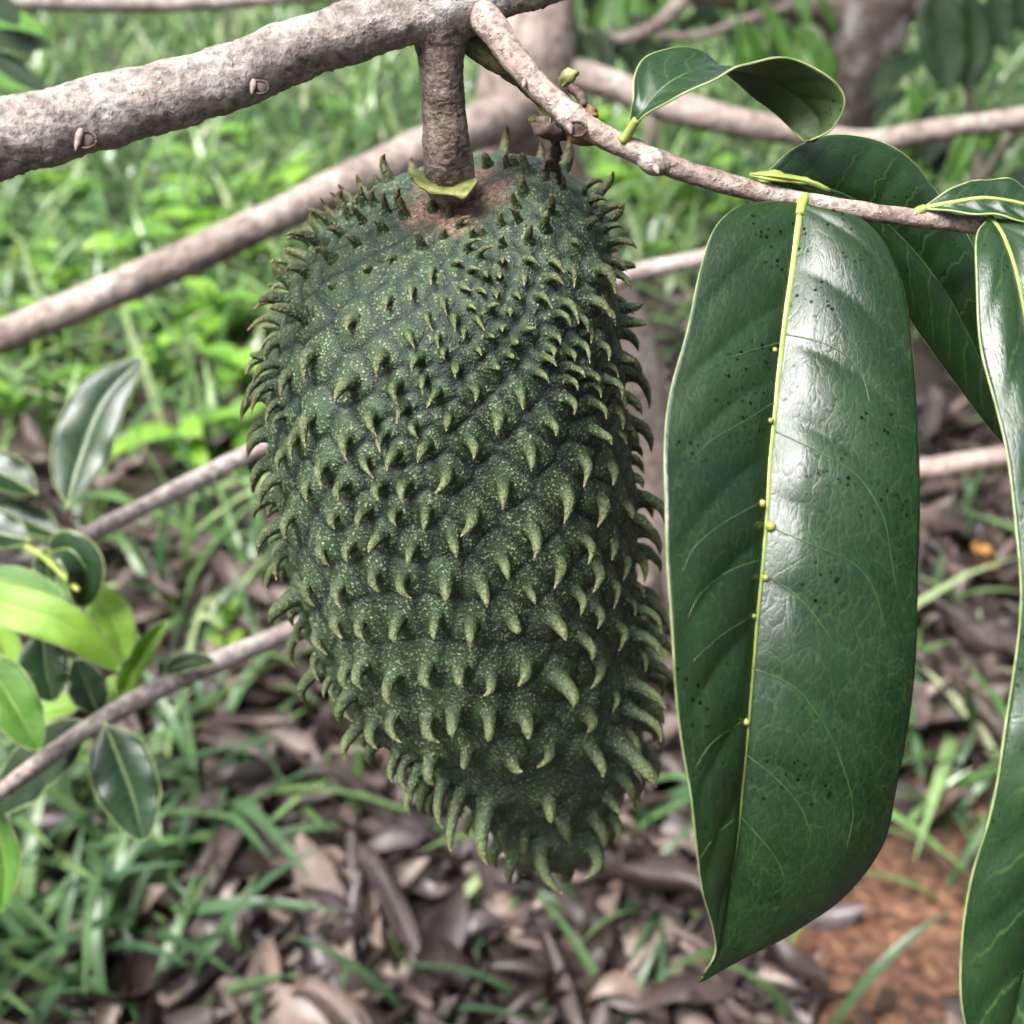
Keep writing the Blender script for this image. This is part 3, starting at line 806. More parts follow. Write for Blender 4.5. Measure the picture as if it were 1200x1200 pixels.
# node swellings, leaf scars and buds
def ball(name, c, r, mat, parent, squash=(1, 1, 1), ns=12, nr=8, rough=0.0, up=None):
    v, f = [], []
    up = nrm(up if up is not None else TO_CAM)
    a = nrm(np.cross(up, [0.2, 0.4, 0.9])); b = np.cross(up, a)
    for i in range(nr + 1):
        la = math.pi * i / nr
        for j in range(ns):
            lo = 2 * math.pi * j / ns
            q = a * math.sin(la) * math.cos(lo) * squash[0] + b * math.sin(la) * math.sin(lo) * squash[1] + up * math.cos(la) * squash[2]
            p = np.asarray(c) + q * r
            if rough: p = p + q * rough * nz(p, 900)
            v.append(p)
    for i in range(nr):
        for j in range(ns):
            f.append((i * ns + j, (i + 1) * ns + j, (i + 1) * ns + (j + 1) % ns, i * ns + (j + 1) % ns))
    return link(name, make_mesh(name, np.array(v) - org(parent), f, mat), parent)
def bud(x, y, d, ln, ang, scar=True, r=0.0009):
    c = P(x, y, d)
    if scar:
        ball('leaf_scar', P(x + 8, y - 1, d + 0.0006), r * 2.0, M_SCAR, branch, (1.2, 1.0, 0.45), rough=0.0006)
        # raised ring about the scar
        k = np.linspace(0, 2 * math.pi, 20)
        ring = [P(x + 8, y - 1, d - 0.0002) + (AX * math.cos(q) * 1.25 + AU * math.sin(q)) * r * 1.9 for q in k]
        v, f = tube_geo(ring, r * (0.16 + 0.22 * np.abs(np.sin(k * 1.5 + 0.7))), 6)
        link('scar_rim', make_mesh('scar_rim', v - org(branch), f, M_SCAR), branch)
    dx, dy = math.cos(ang), math.sin(ang)
    a = c - (AX * dx + AU * dy) * ln * 0.5; b = c + (AX * dx + AU * dy) * ln * 0.5 - AF * 0.001
    tube('bud', [a, a * .7 + b * .3, a * .35 + b * .65, b], [r * .6, r, r * .8, r * .1], M_BUD, branch, 14, 8)
bud(93, 165, .2605, .0052, math.radians(-100), r=.00095)
bud(297, 103, .2695, .0036, math.radians(-95), r=.0008)
bud(614, 99, .2775, .0026, math.radians(-100), False, .0006)
bud(769, 199, .2748, .0026, math.radians(-70), False, .0009)
bud(668, 152, .2745, .0026, math.radians(-80), True, .0009)
tube('node', [P(750, 180, .2775), P(766, 189, .2772), P(784, 194, .2778)], [.0022, .0031, .0022], M_TWIG, branch, 24, 20, 0.0003, 620.0)
tube('node', [P(652, 122, .2785), P(672, 139, .2780), P(696, 154, .2780)], [.0024, .0033, .0024], M_TWIG, branch, 24, 20, 0.0003, 620.0)
# withered flower under the twig
def scrap(name, rows, mat, parent, thick=0.0005):
    return leaf_rows(parent, rows, [mat, mat], 16, 8, (0.0008, 0.0008), 0, 5, 0.0003, detail=False, name=name, thick=thick)[0]
scrap('withered_petal', [((640, 128, .285), (634, 126, .284), (630, 124, .285)), ((655, 134, .282), (645, 138, .280), (634, 143, .282)), ((650, 152, .282), (644, 152, .280), (637, 150, .282))], M_CALYX, branch)
scrap('withered_petal', [((620, 140, .288), (622, 137, .287), (626, 134, .288)), ((620, 144, .288), (628, 142, .287), (634, 134, .288)), ((636, 144, .288), (636, 142, .287), (638, 140, .288))], M_GREENBARK, branch)
scrap('withered_petal', [((660, 102, .286), (658, 100, .286), (656, 98, .286)), ((672, 94, .285), (664, 90, .284), (657, 92, .286)), ((678, 84, .285), (671, 82, .284), (664, 82, .286))], M_CALYX, branch)
scrap('withered_petal', [((684, 128, .284), (686, 126, .284), (688, 124, .284)), ((694, 136, .283), (692, 130, .282), (694, 126, .283)), ((700, 137, .283), (699, 134, .283), (698, 131, .283))], M_ORANGE, branch)
ball('withered_calyx', P(648, 150, .283), .0034, M_DEBRIS, branch, (1.4, 0.8, 1.0), 16, 10, .0016)
ball('withered_calyx', P(683, 160, .281), .0026, M_ORANGE, branch, (1.7, 0.7, 1.0), 16, 10, .0012)
tube('dead_strand', [P(668, 102, .285), P(680, 112, .284), P(684, 125, .283)], [.0010, .0013, .0009], M_DEBRIS, branch, 16, 8, .0006, 900)
tube('dead_strand', [P(648, 160, .284), P(652, 176, .290), P(646, 188, .296), P(653, 199, .302), P(656, 214, .307)], [.0010, .0013, .0017, .0009, .0007], M_DEBRIS, branch, 40, 10, .0013, 900)
for k in range(9):
    a = rng.random()
    ball('dead_crumb', P(648 + rng.normal(0, 7), 172 + a * 26, .292 + .01 * a), .0006 + .0005 * rng.random(), M_DEBRIS, branch, rough=.0005, ns=7, nr=5)

# --- the large glossy leaf
dL = .262
def mrow(l, m, r, d, dl, dr):
    return ((*l, d + dl), (*m, d), (*r, d + dr))
main_rows = [
 mrow((936,238),(938,237),(940,238),.2785,0,0), mrow((900,237),(937,243),(965,248),.2780,-.001,-.0005), mrow((865,244),(935,262),(1002,254),.2765,-.003,-.0008),
 mrow((838,268),(931,292),(1034,280),.2745,-.005,-.001), mrow((821,315),(926,328),(1056,326),.2718,-.007,-.001), mrow((804,392),(916,400),(1067,396),.2675,-.0095,0.0),
 mrow((788,462),(908,475),(1073,470),.2635,-.012,.001), mrow((779,540),(901,550),(1075,546),.2600,-.0145,.002), mrow((779,620),(896,626),(1077,630),.2570,-.0165,.003),
 mrow((784,700),(888,706),(1076,710),.2545,-.0165,.004), mrow((790,780),(881,786),(1070,790),.2530,-.0155,.005), mrow((800,850),(875,860),(1061,860),.2527,-.0135,.0065),
 mrow((808,920),(868,935),(1048,926),.2535,-.011,.008), mrow((812,970),(863,987),(1034,988),.2550,-.009,.009), mrow((822,1040),(853,1046),(992,1050),.2580,-.006,.008),
 mrow((836,1088),(843,1096),(925,1096),.2605,-.003,.005), mrow((838,1118),(836,1124),(868,1124),.2625,-.001,.003), mrow((821,1149),(820,1150),(822,1150),.2650,0,0)]
main_leaf, MS, MN = leaf_rows(branch, main_rows, [M_LEAFMAIN, M_LEAFBACK], 200, 80, (0.0012, 0.0030), 0.0010, 10, 0.0006, rib=0.0010, margin=0.00024, seed=1.0)
main_leaf['label'] = 'broad hanging glossy green leaf with yellow midrib'
mb = BVHTree.FromPolygons([tuple(p) for p in MS.reshape(-1, 3)], [tuple(q) for q in (lambda nv, nu: [(i*nu+j, i*nu+j+1, (i+1)*nu+j+1, (i+1)*nu+j) for i in range(nv-1) for j in range(nu-1)])(*MS.shape[:2])])
def on_main(x, y, lift=0.0004):
    r = ray(x, y)
    h = mb.ray_cast(Vector(CAM), Vector(r))
    return None if h[0] is None else np.array(h[0]) - r * lift
VEINS = [
 [(922,398),(965,402),(995,420),(1012,445),(1020,475)], [(912,511),(960,530),(1005,558),(1035,605),(1044,650),(1050,690)], [(913,622),(955,640),(1000,660),(1024,690),(1038,740)],
 [(900,677),(935,700),(965,735),(985,770)], [(888,790),(930,805),(965,848),(985,890),(1000,950),(990,1000)], [(877,890),(912,915),(938,945),(950,975),(963,998)], [(866,962),(893,985),(912,1010),(922,1040)],
 [(908,478),(870,495),(835,515),(815,535)], [(904,408),(865,416),(835,430),(820,440)], [(893,592),(850,612),(815,640),(800,670)], [(888,725),(845,745),(812,775)], [(872,848),(835,870),(815,900)], [(890,662),(850,672),(818,700),(806,725)], [(866,962),(838,980),(818,1010)]]
for vn in VEINS:
    my = np.array([r[1][1] for r in main_rows]); mx_ = np.array([r[1][0] for r in main_rows])
    if abs(vn[0][0] - np.interp(vn[0][1], my, mx_)) < 30:
        vn = [(float(np.interp(vn[0][1] - 7, my, mx_)), vn[0][1] - 7)] + vn[1:]
    vn2 = spline(np.column_stack([np.array(vn, float), np.zeros(len(vn))]), 30)
    pp = [on_main(x, y, 0.00034) for i, (x, y, _) in enumerate(vn2)]
    pp = [p for p in pp if p is not None]
    if len(pp) > 5:
        v, f = tube_geo(np.array(pp), np.linspace(0.00018, 0.00009, len(pp)), 5)
        link('vein', make_mesh('vein', v - org(branch), f, M_VEIN), main_leaf)
for x, y, r in [(903, 617, .00115), (897, 677, .0008), (893, 590, .0009), (903, 493, .0007), (883, 722, .0006), (874, 846, .0008), (908, 410, .0006), (894, 590, .0007)]:
    p = on_main(x, y, 0.0006)
    if p is not None: ball('gall', p, r, M_GALL, main_leaf)
tube('petiole', [P(944, 230, .2795), P(940, 238, .2780), P(937, 252, .2765)], [.0012, .0012, .0011], M_RIB, branch, 12, 8)

# --- the leaf cut off by the right edge
rows = [((1158,258,0.2760),(1160,256,0.2760),(1163,257,0.2760)),((1145,275,0.2708),(1176,282,0.2718),(1215,268,0.2698)),((1143,310,0.2656),(1188,318,0.2676),(1260,300,0.2646)),((1150,390,0.2593),(1205,400,0.2633),(1310,390,0.2603)),
        ((1166,465,0.2541),(1225,480,0.2591),(1340,470,0.2571)),((1181,545,0.2499),(1243,560,0.2559),(1360,560,0.2549)),((1191,630,0.2467),(1255,650,0.2527),(1375,650,0.2527)),((1195,710,0.2444),(1262,730,0.2504),(1380,740,0.2514)),
        ((1190,800,0.2432),(1262,820,0.2482),(1375,830,0.2502)),((1176,880,0.2420),(1255,900,0.2470),(1360,920,0.2490)),((1158,955,0.2440),(1240,980,0.2480),(1340,1000,0.2500)),((1138,1030,0.2460),(1222,1060,0.2490),(1310,1080,0.2510)),
        ((1127,1110,0.2480),(1200,1140,0.2510),(1270,1160,0.2520)),((1130,1190,0.2500),(1180,1215,0.2520),(1225,1230,0.2530)),((1155,1265,0.2530),(1158,1270,0.2530),(1165,1270,0.2530))]
leaf_rows(branch, rows, [M_LEAF, M_LEAFBACK], 130, 44, (0.003, 0.002), 0.0009, 10, 0.0006, rib=0.0010, margin=0.00032, seed=2.4)
tube('petiole', [P(1172, 266, .281), P(1165, 262, .279), P(1160, 257, .276)], [.0013, .0012, .0011], M_RIB, branch, 12, 8)
# --- the dark leaf behind the twig
rows = [((891,206,.284),(892,207,.284),(893,208,.284)),((925,228,.288),(938,214,.286),(930,175,.284)),((985,270,.296),(1000,234,.291),(985,158,.286)),((1040,335,.304),(1062,285,.298),(1055,180,.292)),
        ((1085,400,.309),(1112,350,.304),(1118,252,.299)),((1125,455,.313),(1150,425,.309),(1165,350,.305)),((1155,495,.316),(1172,480,.314),(1190,440,.311)),((1178,522,.318),(1180,525,.318),(1184,522,.318))]
leaf_rows(branch, rows, [M_LEAF, M_LEAFBACK], 90, 40, (0.001, 0.0015), 0.0008, 10, 0.0006, rib=0.0005, margin=0.0003, seed=0.4, rib_mat=M_VEIN)
tube('petiole', [P(905, 226, .280), P(896, 215, .281), P(891, 206, .284)], [.0012, .0012, .001], M_RIB, branch, 12, 8)
scrap('leaf_base', [((880, 203, 0.2775), (878, 204, 0.2775), (878, 206, 0.2775)), ((900, 200, 0.2775), (905, 205, 0.2760), (908, 212, 0.2765)), ((940, 208, 0.2795), (945, 212, 0.2775), (950, 216, 0.2785)), ((970, 222, 0.2805), (972, 223, 0.2795), (974, 224, 0.2805))], M_RIB, branch)
# --- small leaf peeping over the twig at the right edge
rows = [((1082,243,0.2800),(1083,244,0.2800),(1084,245,0.2800)),((1108,226,0.2800),(1112,238,0.2780),(1114,247,0.2760)),((1140,212,0.2810),(1155,232,0.2760),(1160,252,0.2730)),((1180,213,0.2820),(1205,240,0.2740),(1210,262,0.2710)),
        ((1225,230,0.2840),(1250,255,0.2750),(1255,275,0.2720)),((1270,270,0.2840),(1280,280,0.2800),(1285,290,0.2780))]
leaf_rows(branch, rows, [M_LEAFBACK, M_LEAF], 60, 24, (0.001, 0.001), 0.0007, 8, 0.0005, rib=0.0006, margin=0.0003, seed=3.3)
tube('petiole', [P(1070, 254, .281), P(1076, 248, .280), P(1084, 244, .280)], [.0012, .0012, .001], M_RIB, branch, 12, 8)
# --- the curled leaf at the top, first its upper side, then rolled over to its underside
R_edge = [(740,152,.2745),(757,134,.270),(785,118,.266),(815,105,.264),(842,91,.263),(868,76,.263),(908,69,.264),(950,78,.266),(980,98,.268),(990,122,.270),(974,152,.273),(946,166,.276)]
L_edge = [(738,150,.2745),(742,118,.272),(744,88,.274),(758,66,.277),(788,57,.280),(825,64,.282),(858,90,.283),(885,114,.283),(905,130,.282),(922,145,.281),(934,158,.279),(944,166,.277)]
rows = []
for a, b in zip(L_edge, R_edge):
    m = ((a[0] + b[0]) / 2 + 4, (a[1] + b[1]) / 2 + 8, (a[2] + b[2]) / 2 + 0.0015)
    rows.append((a, m, b))
rows[0] = (L_edge[0], (739, 151, .2745), R_edge[0])
rows[1] = (L_edge[1], (752, 132, .2715), R_edge[1])
rows[-1] = (L_edge[-1], (945, 166, .2765), R_edge[-1])
leaf_rows(branch, rows, [M_LEAFBACK, M_LEAF], 110, 30, (0.0005, 0.0005), 0.0004, 9, 0.0003, rib=0.0005, margin=0.00028, seed=5.0, rib_mat=M_VEIN)
tube('petiole', [P(728, 166, .2755), P(735, 158, .2748), P(746, 140, .2720)], [.0012, .0012, .0010], M_RIB, branch, 14, 8)

# ------------------------------------------------------------------ trees behind
tree1 = root('soursop_tree', G(775, 690), 'blurred grey brown tree trunk standing right behind the fruit', 'tree')
gz = G(775, 690)
def atY(x, y, Y):
    v = ray(x, y); return CAM + v * (Y / v[1])
Y1 = gz[1]
tube('trunk', [gz - np.array([0, 0, .03]), atY(768, 640, Y1), atY(745, 520, Y1 - .01), atY(700, 360, Y1 - .03), atY(640, 220, Y1 - .05), atY(612, 140, Y1 - .06), atY(622, 60, Y1 - .05), atY(628, 0, Y1 - .03), atY(632, -120, Y1), atY(640, -260, Y1 + .04)],
     [.075, .062, .055, .052, .050, .052, .048, .046, .044, .040], M_TRUNK, tree1, 120, 32, .004, 30, .006)
tube('limb', [atY(618, 130, Y1 - .06), atY(560, 150, 1.20), atY(480, 182, 1.12), atY(300, 265, 1.0), atY(120, 345, .92), atY(-60, 420, .86)], [.030, .0215, .0190, .0155, .0140, .0135], M_TRUNK, tree1, 90, 20, .0012, 60, .002)
tube('limb', [atY(630, 85, Y1 - .05), atY(690, 92, Y1 - .06), atY(780, 122, Y1 - .08), atY(860, 143, Y1 - .1), atY(930, 155, Y1 - .1), atY(1010, 166, Y1 - .1), atY(1100, 152, Y1 - .12), atY(1240, 132, Y1 - .14)], [.026, .0175, .0155, .0150, .0145, .0125, .0115, .0105], M_TRUNK, tree1, 90, 20, .001, 60, .002)
tube('limb', [atY(752, 590, Y1), atY(860, 578, Y1 - .1), atY(980, 565, Y1 - .2), atY(1075, 551, Y1 - .26), atY(1175, 534, Y1 - .3), atY(1300, 510, Y1 - .36)], [.020, .014, .012, .0108, .0105, .0100], M_TWIG, tree1, 60, 16, .0006, 80, .001)
g2 = G(975, 330)
tree2 = root('soursop_tree', g2, 'leaning tree trunk mottled with pale lichen above the curled leaf', 'tree')
Y2 = g2[1]
tube('trunk', [g2 - np.array([0, 0, .03]), atY(972, 270, Y2), atY(978, 190, Y2), atY(988, 130, Y2 - .02), atY(1000, 75, Y2 - .03), atY(1016, 20, Y2 - .03), atY(1034, -60, Y2 - .02), atY(1060, -200, Y2)],
     [.10, .072, .066, .068, .078, .086, .084, .078], M_LICHEN, tree2, 100, 28, .006, 22, .008)
tube('limb', [atY(1000, 30, Y2 - .03), atY(955, 12, Y2 - .1), atY(890, 2, Y2 - .2), atY(800, -14, Y2 - .3)], [.036, .026, .024, .022], M_TRUNK, tree2, 40, 16, .002, 40)
tube('limb', [atY(1015, 40, Y2 - .03), atY(1062, 12, Y2 - .05), atY(1110, -15, Y2 - .1)], [.040, .030, .026], M_TRUNK, tree2, 40, 16, .002, 40)
tube('twig', [atY(1240, 150, 1.7), atY(1170, 146, 1.75), atY(1150, 160, 1.8)], [.012, .010, .006], M_TRUNK, tree2, 20, 10)
top_br = root('bare_branch', atY(-40, 0, 1.1), 'thin bare dark branch across the grass above the thick grey limb', 'branch')
tube('limb', [atY(-60, -2, 1.1), atY(100, 3, 1.1), atY(200, 4, 1.1), atY(330, -3, 1.1), atY(460, -14, 1.12)], [.0075, .0075, .007, .006, .005], M_BARK, top_br, 50, 14, .0006, 90)
tube('twig', [atY(212, 2, 1.1), atY(205, -20, 1.1), atY(200, -50, 1.12)], [.004, .003, .003], M_BARK, top_br, 12, 8)

def leaf_cloud(c, rad3, n, seed, size=.14, hole=0.0):
    """n drooping leaves in uneven clumps through an ellipsoid"""
    r = np.random.default_rng(seed)
    nc = max(6, n // 45)
    cl = nrm(r.normal(0, 1, (nc, 3))) * (r.random((nc, 1)) ** 0.45) * np.asarray(rad3)
    k = r.integers(0, nc, n)
    p = np.asarray(c) + cl[k] + r.normal(0, .17, (n, 3)) * np.asarray(rad3) * .8
    a = r.uniform(0, 2 * math.pi, n); dr = r.uniform(-.2, 1.1, n)
    d = np.stack([np.cos(a) * np.cos(dr), np.sin(a) * np.cos(dr), -np.sin(dr)], 1)
    sd = nrm(np.cross(d, [0, 0, 1.0]) + r.normal(0, .25, (n, 3)))
    up = np.cross(sd, d)
    L = (size * r.uniform(.7, 1.25, n))[:, None]; W = L * .2
    v = np.stack([p, p + d * L * .35 + sd * W + up * W * .3, p + d * L * .4, p + d * L * .35 - sd * W + up * W * .3, p + d * L * .75 + sd * W * .8 + up * W * .1, p + d * L * .78 - up * L * .05, p + d * L * .75 - sd * W * .8 + up * W * .1, p + d * L - up * L * .12], 1)
    f0 = np.array([[0, 1, 2, 2], [0, 2, 3, 3], [1, 4, 5, 2], [2, 5, 6, 3], [4, 7, 5, 5], [5, 7, 6, 6]])
    F = []
    b = np.arange(n) * 8
    tri = np.array([[0, 1, 2], [0, 2, 3], [1, 4, 5], [1, 5, 2], [2, 5, 6], [2, 6, 3], [4, 7, 5], [5, 7, 6]])
    F = (b[:, None, None] + tri[None]).reshape(-1, 3)
    return v.reshape(-1, 3), F
def crown(parent, c, rad3, n, seed):
    v, f = leaf_cloud(c, rad3, n, seed)
    uv = np.tile(np.array([[0, 0], [-1, .35], [0, .4], [1, .35], [-1, .75], [0, .78], [1, .75], [0, 1.]]), (n, 1))
    o = link('crown', make_mesh('crown', v - org(parent), f, M_CROWN, uv=uv), parent)
    o['kind'] = 'stuff'
M_CROWN = flat_material('crown_leaves', (0.018, 0.045, 0.014), (0.045, 0.095, 0.028), 0.42, 9)
tA = atY(640, -260, Y1 + .04); tB = atY(1060, -200, Y2)
tube('trunk_top', [tA, tA + [.02, .06, .35], tA + [-.05, .1, .8], tA + [0, .12, 1.3]], [.040, .034, .026, .014], M_TRUNK, tree1, 30, 14)
tube('limb', [tA + [0, .06, .3], tA + [-.35, .1, .75], tA + [-.6, .15, 1.1]], [.024, .016, .008], M_TRUNK, tree1, 20, 10)
crown(tree1, tA + [-.1, .3, 1.5], (.9, .7, .5), 600, 31)
tube('trunk_top', [tB, tB + [.05, .02, .5], tB + [.1, .1, 1.1], tB + [.1, .1, 1.7]], [.078, .064, .044, .02], M_LICHEN, tree2, 30, 14)
crown(tree2, tB + [.3, .1, 1.5], (1.1, .9, .7), 1000, 32)
# trees added out of view to block the low sky and deepen the shading
for k, (x, y, h, w) in enumerate([(-4.4, 3.4, 3.0, 1.3), (-4.2, .2, 3.2, 1.5), (-2.6, -3.0, 2.9, 1.5), (-.3, -3.4, 3.1, 1.5), (2.0, -2.9, 3.2, 1.5), (3.6, -.8, 3.4, 1.6), (3.5, 1.6, 3.2, 1.4), (4.2, 4.4, 3.2, 1.4), (-3.4, 9.6, 3.4, 1.6), (.6, 10.2, 3.4, 1.7), (4.0, 8.6, 3.4, 1.6)]):
    r = root('added_shade_tree', (x, y, 0), 'added unseen tree with a dense dark crown that blocks low sky', 'tree', 'added unseen trees that block low sky')
    b = np.array([x, y, 0.0])
    tube('trunk', [b - [0, 0, .03], b + [.04, 0, .5], b + [-.03, .05, 1.2], b + [.03, .02, h - .5]], [.075, .06, .05, .02], M_TRUNK, r, 30, 12, .004, 30)
    for q in range(4):
        a = q * 1.7 + k
        tube('limb', [b + [.02, 0, .7 + .2 * q], b + [w * .35 * math.cos(a), w * .35 * math.sin(a), 1.1 + .25 * q], b + [w * .75 * math.cos(a), w * .75 * math.sin(a), 1.4 + .3 * q]], [.03, .02, .008], M_TRUNK, r, 14, 8)
    crown(r, b + [0, 0, h * .5 + .35], (w * .95, w * .95, h * .42), 1900, 50 + k)

# long low branches with leaves at the left
lb1 = root('leafy_branch', P(20, 668, .62), 'slender pale branch rising behind the fruit with dark and yellow green leaves', 'branch')
tube('limb', [P(-60, 702, .58), P(15, 668, .62), P(100, 628, .67), P(200, 578, .72), P(305, 525, .77), P(520, 424, .88), P(742, 321, .98), P(815, 305, 1.0), P(960, 262, 1.05)], [.0040, .0048, .0052, .0056, .0060, .0066, .0072, .0072, .0070], M_PALE, lb1, 130, 18, .0004, 160, .0008)
tube('twig', [P(92, 630, .668), P(78, 612, .66), P(60, 590, .65), P(45, 575, .64)], [.0026, .0024, .0020, .0016], M_TWIG, lb1, 20, 10)
tube('twig', [P(30, 640, .60), P(50, 652, .585), P(72, 672, .57), P(92, 692, .56)], [.0016, .0015, .0014, .0013], M_RIB, lb1, 20, 8)
lb2 = root('leafy_branch', P(120, 845, .58), 'low slender branch crossing the dead leaves with one glossy leaf hanging down', 'branch')
tube('limb', [P(-40, 960, .50), P(45, 895, .545), P(120, 843, .58), P(200, 800, .62), P(280, 765, .66), P(340, 740, .70), P(450, 690, .76), P(600, 610, .86)], [.0034, .0040, .0045, .0052, .0056, .0058, .006, .0064], M_PALE, lb2, 100, 16, .0004, 160, .0008)

def px_leaf(parent, pts, w, dep, mats, tilt=0.0, lean=0.0, fold=0.3, seed=0.0, rib_mat=None, bend=0.0, dtip=0.0, twist=0.0):
    """leaf whose midrib runs through picture points at depth dep, width in picture px"""
    n = len(pts)
    path = []
    for k, (x, y) in enumerate(pts):
        t = k / (n - 1)
        path.append(P(x, y, dep + dtip * t + bend * 4 * t * (1 - t)))
    nm = TO_CAM * math.cos(tilt) + AU * math.sin(tilt) + AX * lean
    return leaf_simple(parent, path, 0.86 * w * dep / FP, nm, mats, fold=fold, seed=seed, rib_mat=rib_mat, twist=twist, nv=26, nu=12, rib=0.0004)
DK = [M_LEAF, M_LEAFBACK]; YG = [M_LEAFYOUNG, M_LEAFYOUNG]; MG = [M_LEAFMID, M_LEAFYOUNG]
px_leaf(lb1, [(78,598),(92,545),(122,470),(166,420)], 88, .64, DK, .5, -.3, .25, 0.1, dtip=.02, twist=-.35)
px_leaf(lb1, [(46,580),(15,562),(-20,548),(-60,540)], 62, .63, DK, .7, 0, .3, 0.5)
px_leaf(lb1, [(78,630),(40,616),(-10,600),(-60,590)], 56, .64, DK, .8, 0, .3, 0.9)
px_leaf(lb1, [(38,634),(10,628),(-25,622),(-70,628)], 66, .60, DK, .6, 0, .3, 1.9)
px_leaf(lb1, [(56,648),(82,644),(100,668),(96,712)], 56, .575, DK, .2, .3, .5, 1.2, bend=-.012)
px_leaf(lb1, [(95,712),(84,716),(74,706)], 26, .57, YG, .2, .3, .4, 1.2)
px_leaf(lb1, [(60,640),(55,662),(62,690)], 34, .60, [M_LEAFBG, M_LEAFBACK], .3, 0, .4, 4.2)
px_leaf(lb1, [(-60,690),(10,710),(80,735),(142,786)], 60, .545, YG, .35, 0, .15, 2.2, bend=-.015)
px_leaf(lb1, [(-40,678),(10,680),(50,690),(76,700)], 40, .56, MG, .6, 0, .3, 2.6)
px_leaf(lb1, [(96,690),(118,706),(136,735),(146,775)], 60, .585, YG, .1, .3, .4, 2.9)
px_leaf(lb1, [(50,738),(52,760),(56,795),(62,822)], 70, .565, DK, .35, 0, .3, 3.1)
px_leaf(lb1, [(-20,722),(2,752),(10,790),(12,822)], 50, .575, YG, .2, .2, .3, 3.5)
px_leaf(lb1, [(-30,760),(0,800),(25,840),(46,880)], 72, .53, MG, .3, .2, .3, 3.8)
px_leaf(lb2, [(116,838),(108,818),(98,795),(88,772)], 52, .59, DK, .3, .2, .3, 4.0)
px_leaf(lb2, [(122,845),(138,885),(158,940),(168,986)], 86, .575, DK, .45, 0, .25, 4.4, dtip=-.01)
px_leaf(lb2, [(108,842),(80,868),(40,905),(-10,955)], 84, .57, [M_LEAFBG, M_LEAFBACK], .5, -.1, .25, 4.8)
px_leaf(lb2, [(142,825),(150,790),(168,760),(196,726)], 40, .61, YG, .2, .5, .7, 5.2)
px_leaf(lb2, [(170,800),(148,806),(125,812),(98,820)], 46, .61, YG, .8, 0, .2, 5.6)
px_leaf(lb2, [(100,826),(75,828),(50,836),(30,850)], 42, .62, YG, .7, 0, .2, 5.9)
px_leaf(lb2, [(-30,930),(-8,965),(6,1010),(2,1070)], 46, .52, MG, .2, .2, .3, 6.1)
px_leaf(lb2, [(190,790),(205,782),(228,776),(252,776)], 30, .62, [M_LEAFBG, M_LEAFBACK], .6, 0, .3, 6.4)
px_leaf(lb2, [(150,815),(155,775),(150,745),(140,720)], 34, .63, YG, .2, .3, .5, 6.6)

# ------------------------------------------------------------------ saplings with dark hanging leaves, top right and top left
def bush(name, base, label, leaves, stems, mats_list):
    r = root(name, base, label, 'shrub')
    for path, rad_ in stems:
        tube('stem', path, rad_, M_TRUNK, r, 24, 8)
    for k, (pts_, w, Y, mi) in enumerate(leaves):
        path = [atY(x, y, Y - 0.02 * i) for i, (x, y) in enumerate(pts_)]
        dep = to_px(path[0])[2]
        a = rng.uniform(-.4, .4)
        nm = TO_CAM * math.cos(.5) + AU * math.sin(.5) + AX * a
        leaf_simple(r, path, w * dep / FP, nm, mats_list[mi], nv=12, nu=6, fold=.3, seed=k, detail=False, thick=.001)
    return r
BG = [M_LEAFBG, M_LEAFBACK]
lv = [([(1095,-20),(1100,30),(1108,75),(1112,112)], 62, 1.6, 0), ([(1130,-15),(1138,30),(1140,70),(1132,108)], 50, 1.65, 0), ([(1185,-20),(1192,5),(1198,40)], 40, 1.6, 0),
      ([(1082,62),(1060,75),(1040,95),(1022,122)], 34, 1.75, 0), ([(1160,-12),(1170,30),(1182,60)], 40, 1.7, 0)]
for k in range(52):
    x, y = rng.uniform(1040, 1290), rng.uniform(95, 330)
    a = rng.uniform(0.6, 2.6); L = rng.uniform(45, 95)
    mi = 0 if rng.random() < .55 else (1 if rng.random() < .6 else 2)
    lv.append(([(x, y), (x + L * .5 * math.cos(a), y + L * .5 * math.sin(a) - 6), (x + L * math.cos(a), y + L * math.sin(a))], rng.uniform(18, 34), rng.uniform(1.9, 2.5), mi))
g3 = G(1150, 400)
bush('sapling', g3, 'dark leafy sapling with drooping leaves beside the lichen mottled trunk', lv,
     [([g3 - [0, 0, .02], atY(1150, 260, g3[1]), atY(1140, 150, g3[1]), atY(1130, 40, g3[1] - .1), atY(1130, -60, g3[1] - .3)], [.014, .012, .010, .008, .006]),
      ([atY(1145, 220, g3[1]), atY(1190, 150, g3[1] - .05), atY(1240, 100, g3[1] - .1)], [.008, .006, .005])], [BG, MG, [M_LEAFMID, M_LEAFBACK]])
lv = []
for k in range(60):
    x, y = rng.uniform(650, 960), rng.uniform(-60, 60)
    if 585 < x < 670: continue
    a = rng.uniform(0.7, 2.5); L = rng.uniform(40, 85)
    mi = 0 if rng.random() < .62 else (1 if rng.random() < .5 else 2)
    lv.append(([(x, y), (x + L * .5 * math.cos(a), y + L * .5 * math.sin(a) - 6), (x + L * math.cos(a), y + L * math.sin(a))], rng.uniform(16, 30), rng.uniform(2.2, 3.0), mi))
lv += [([(690,30),(704,45),(712,75),(714,112)], 24, 1.9, 0), ([(862,20),(868,45),(872,70),(870,100)], 28, 2.0, 1), ([(895,0),(905,30),(920,60),(935,85)], 28, 2.0, 1)]
g4 = G(760, 200)
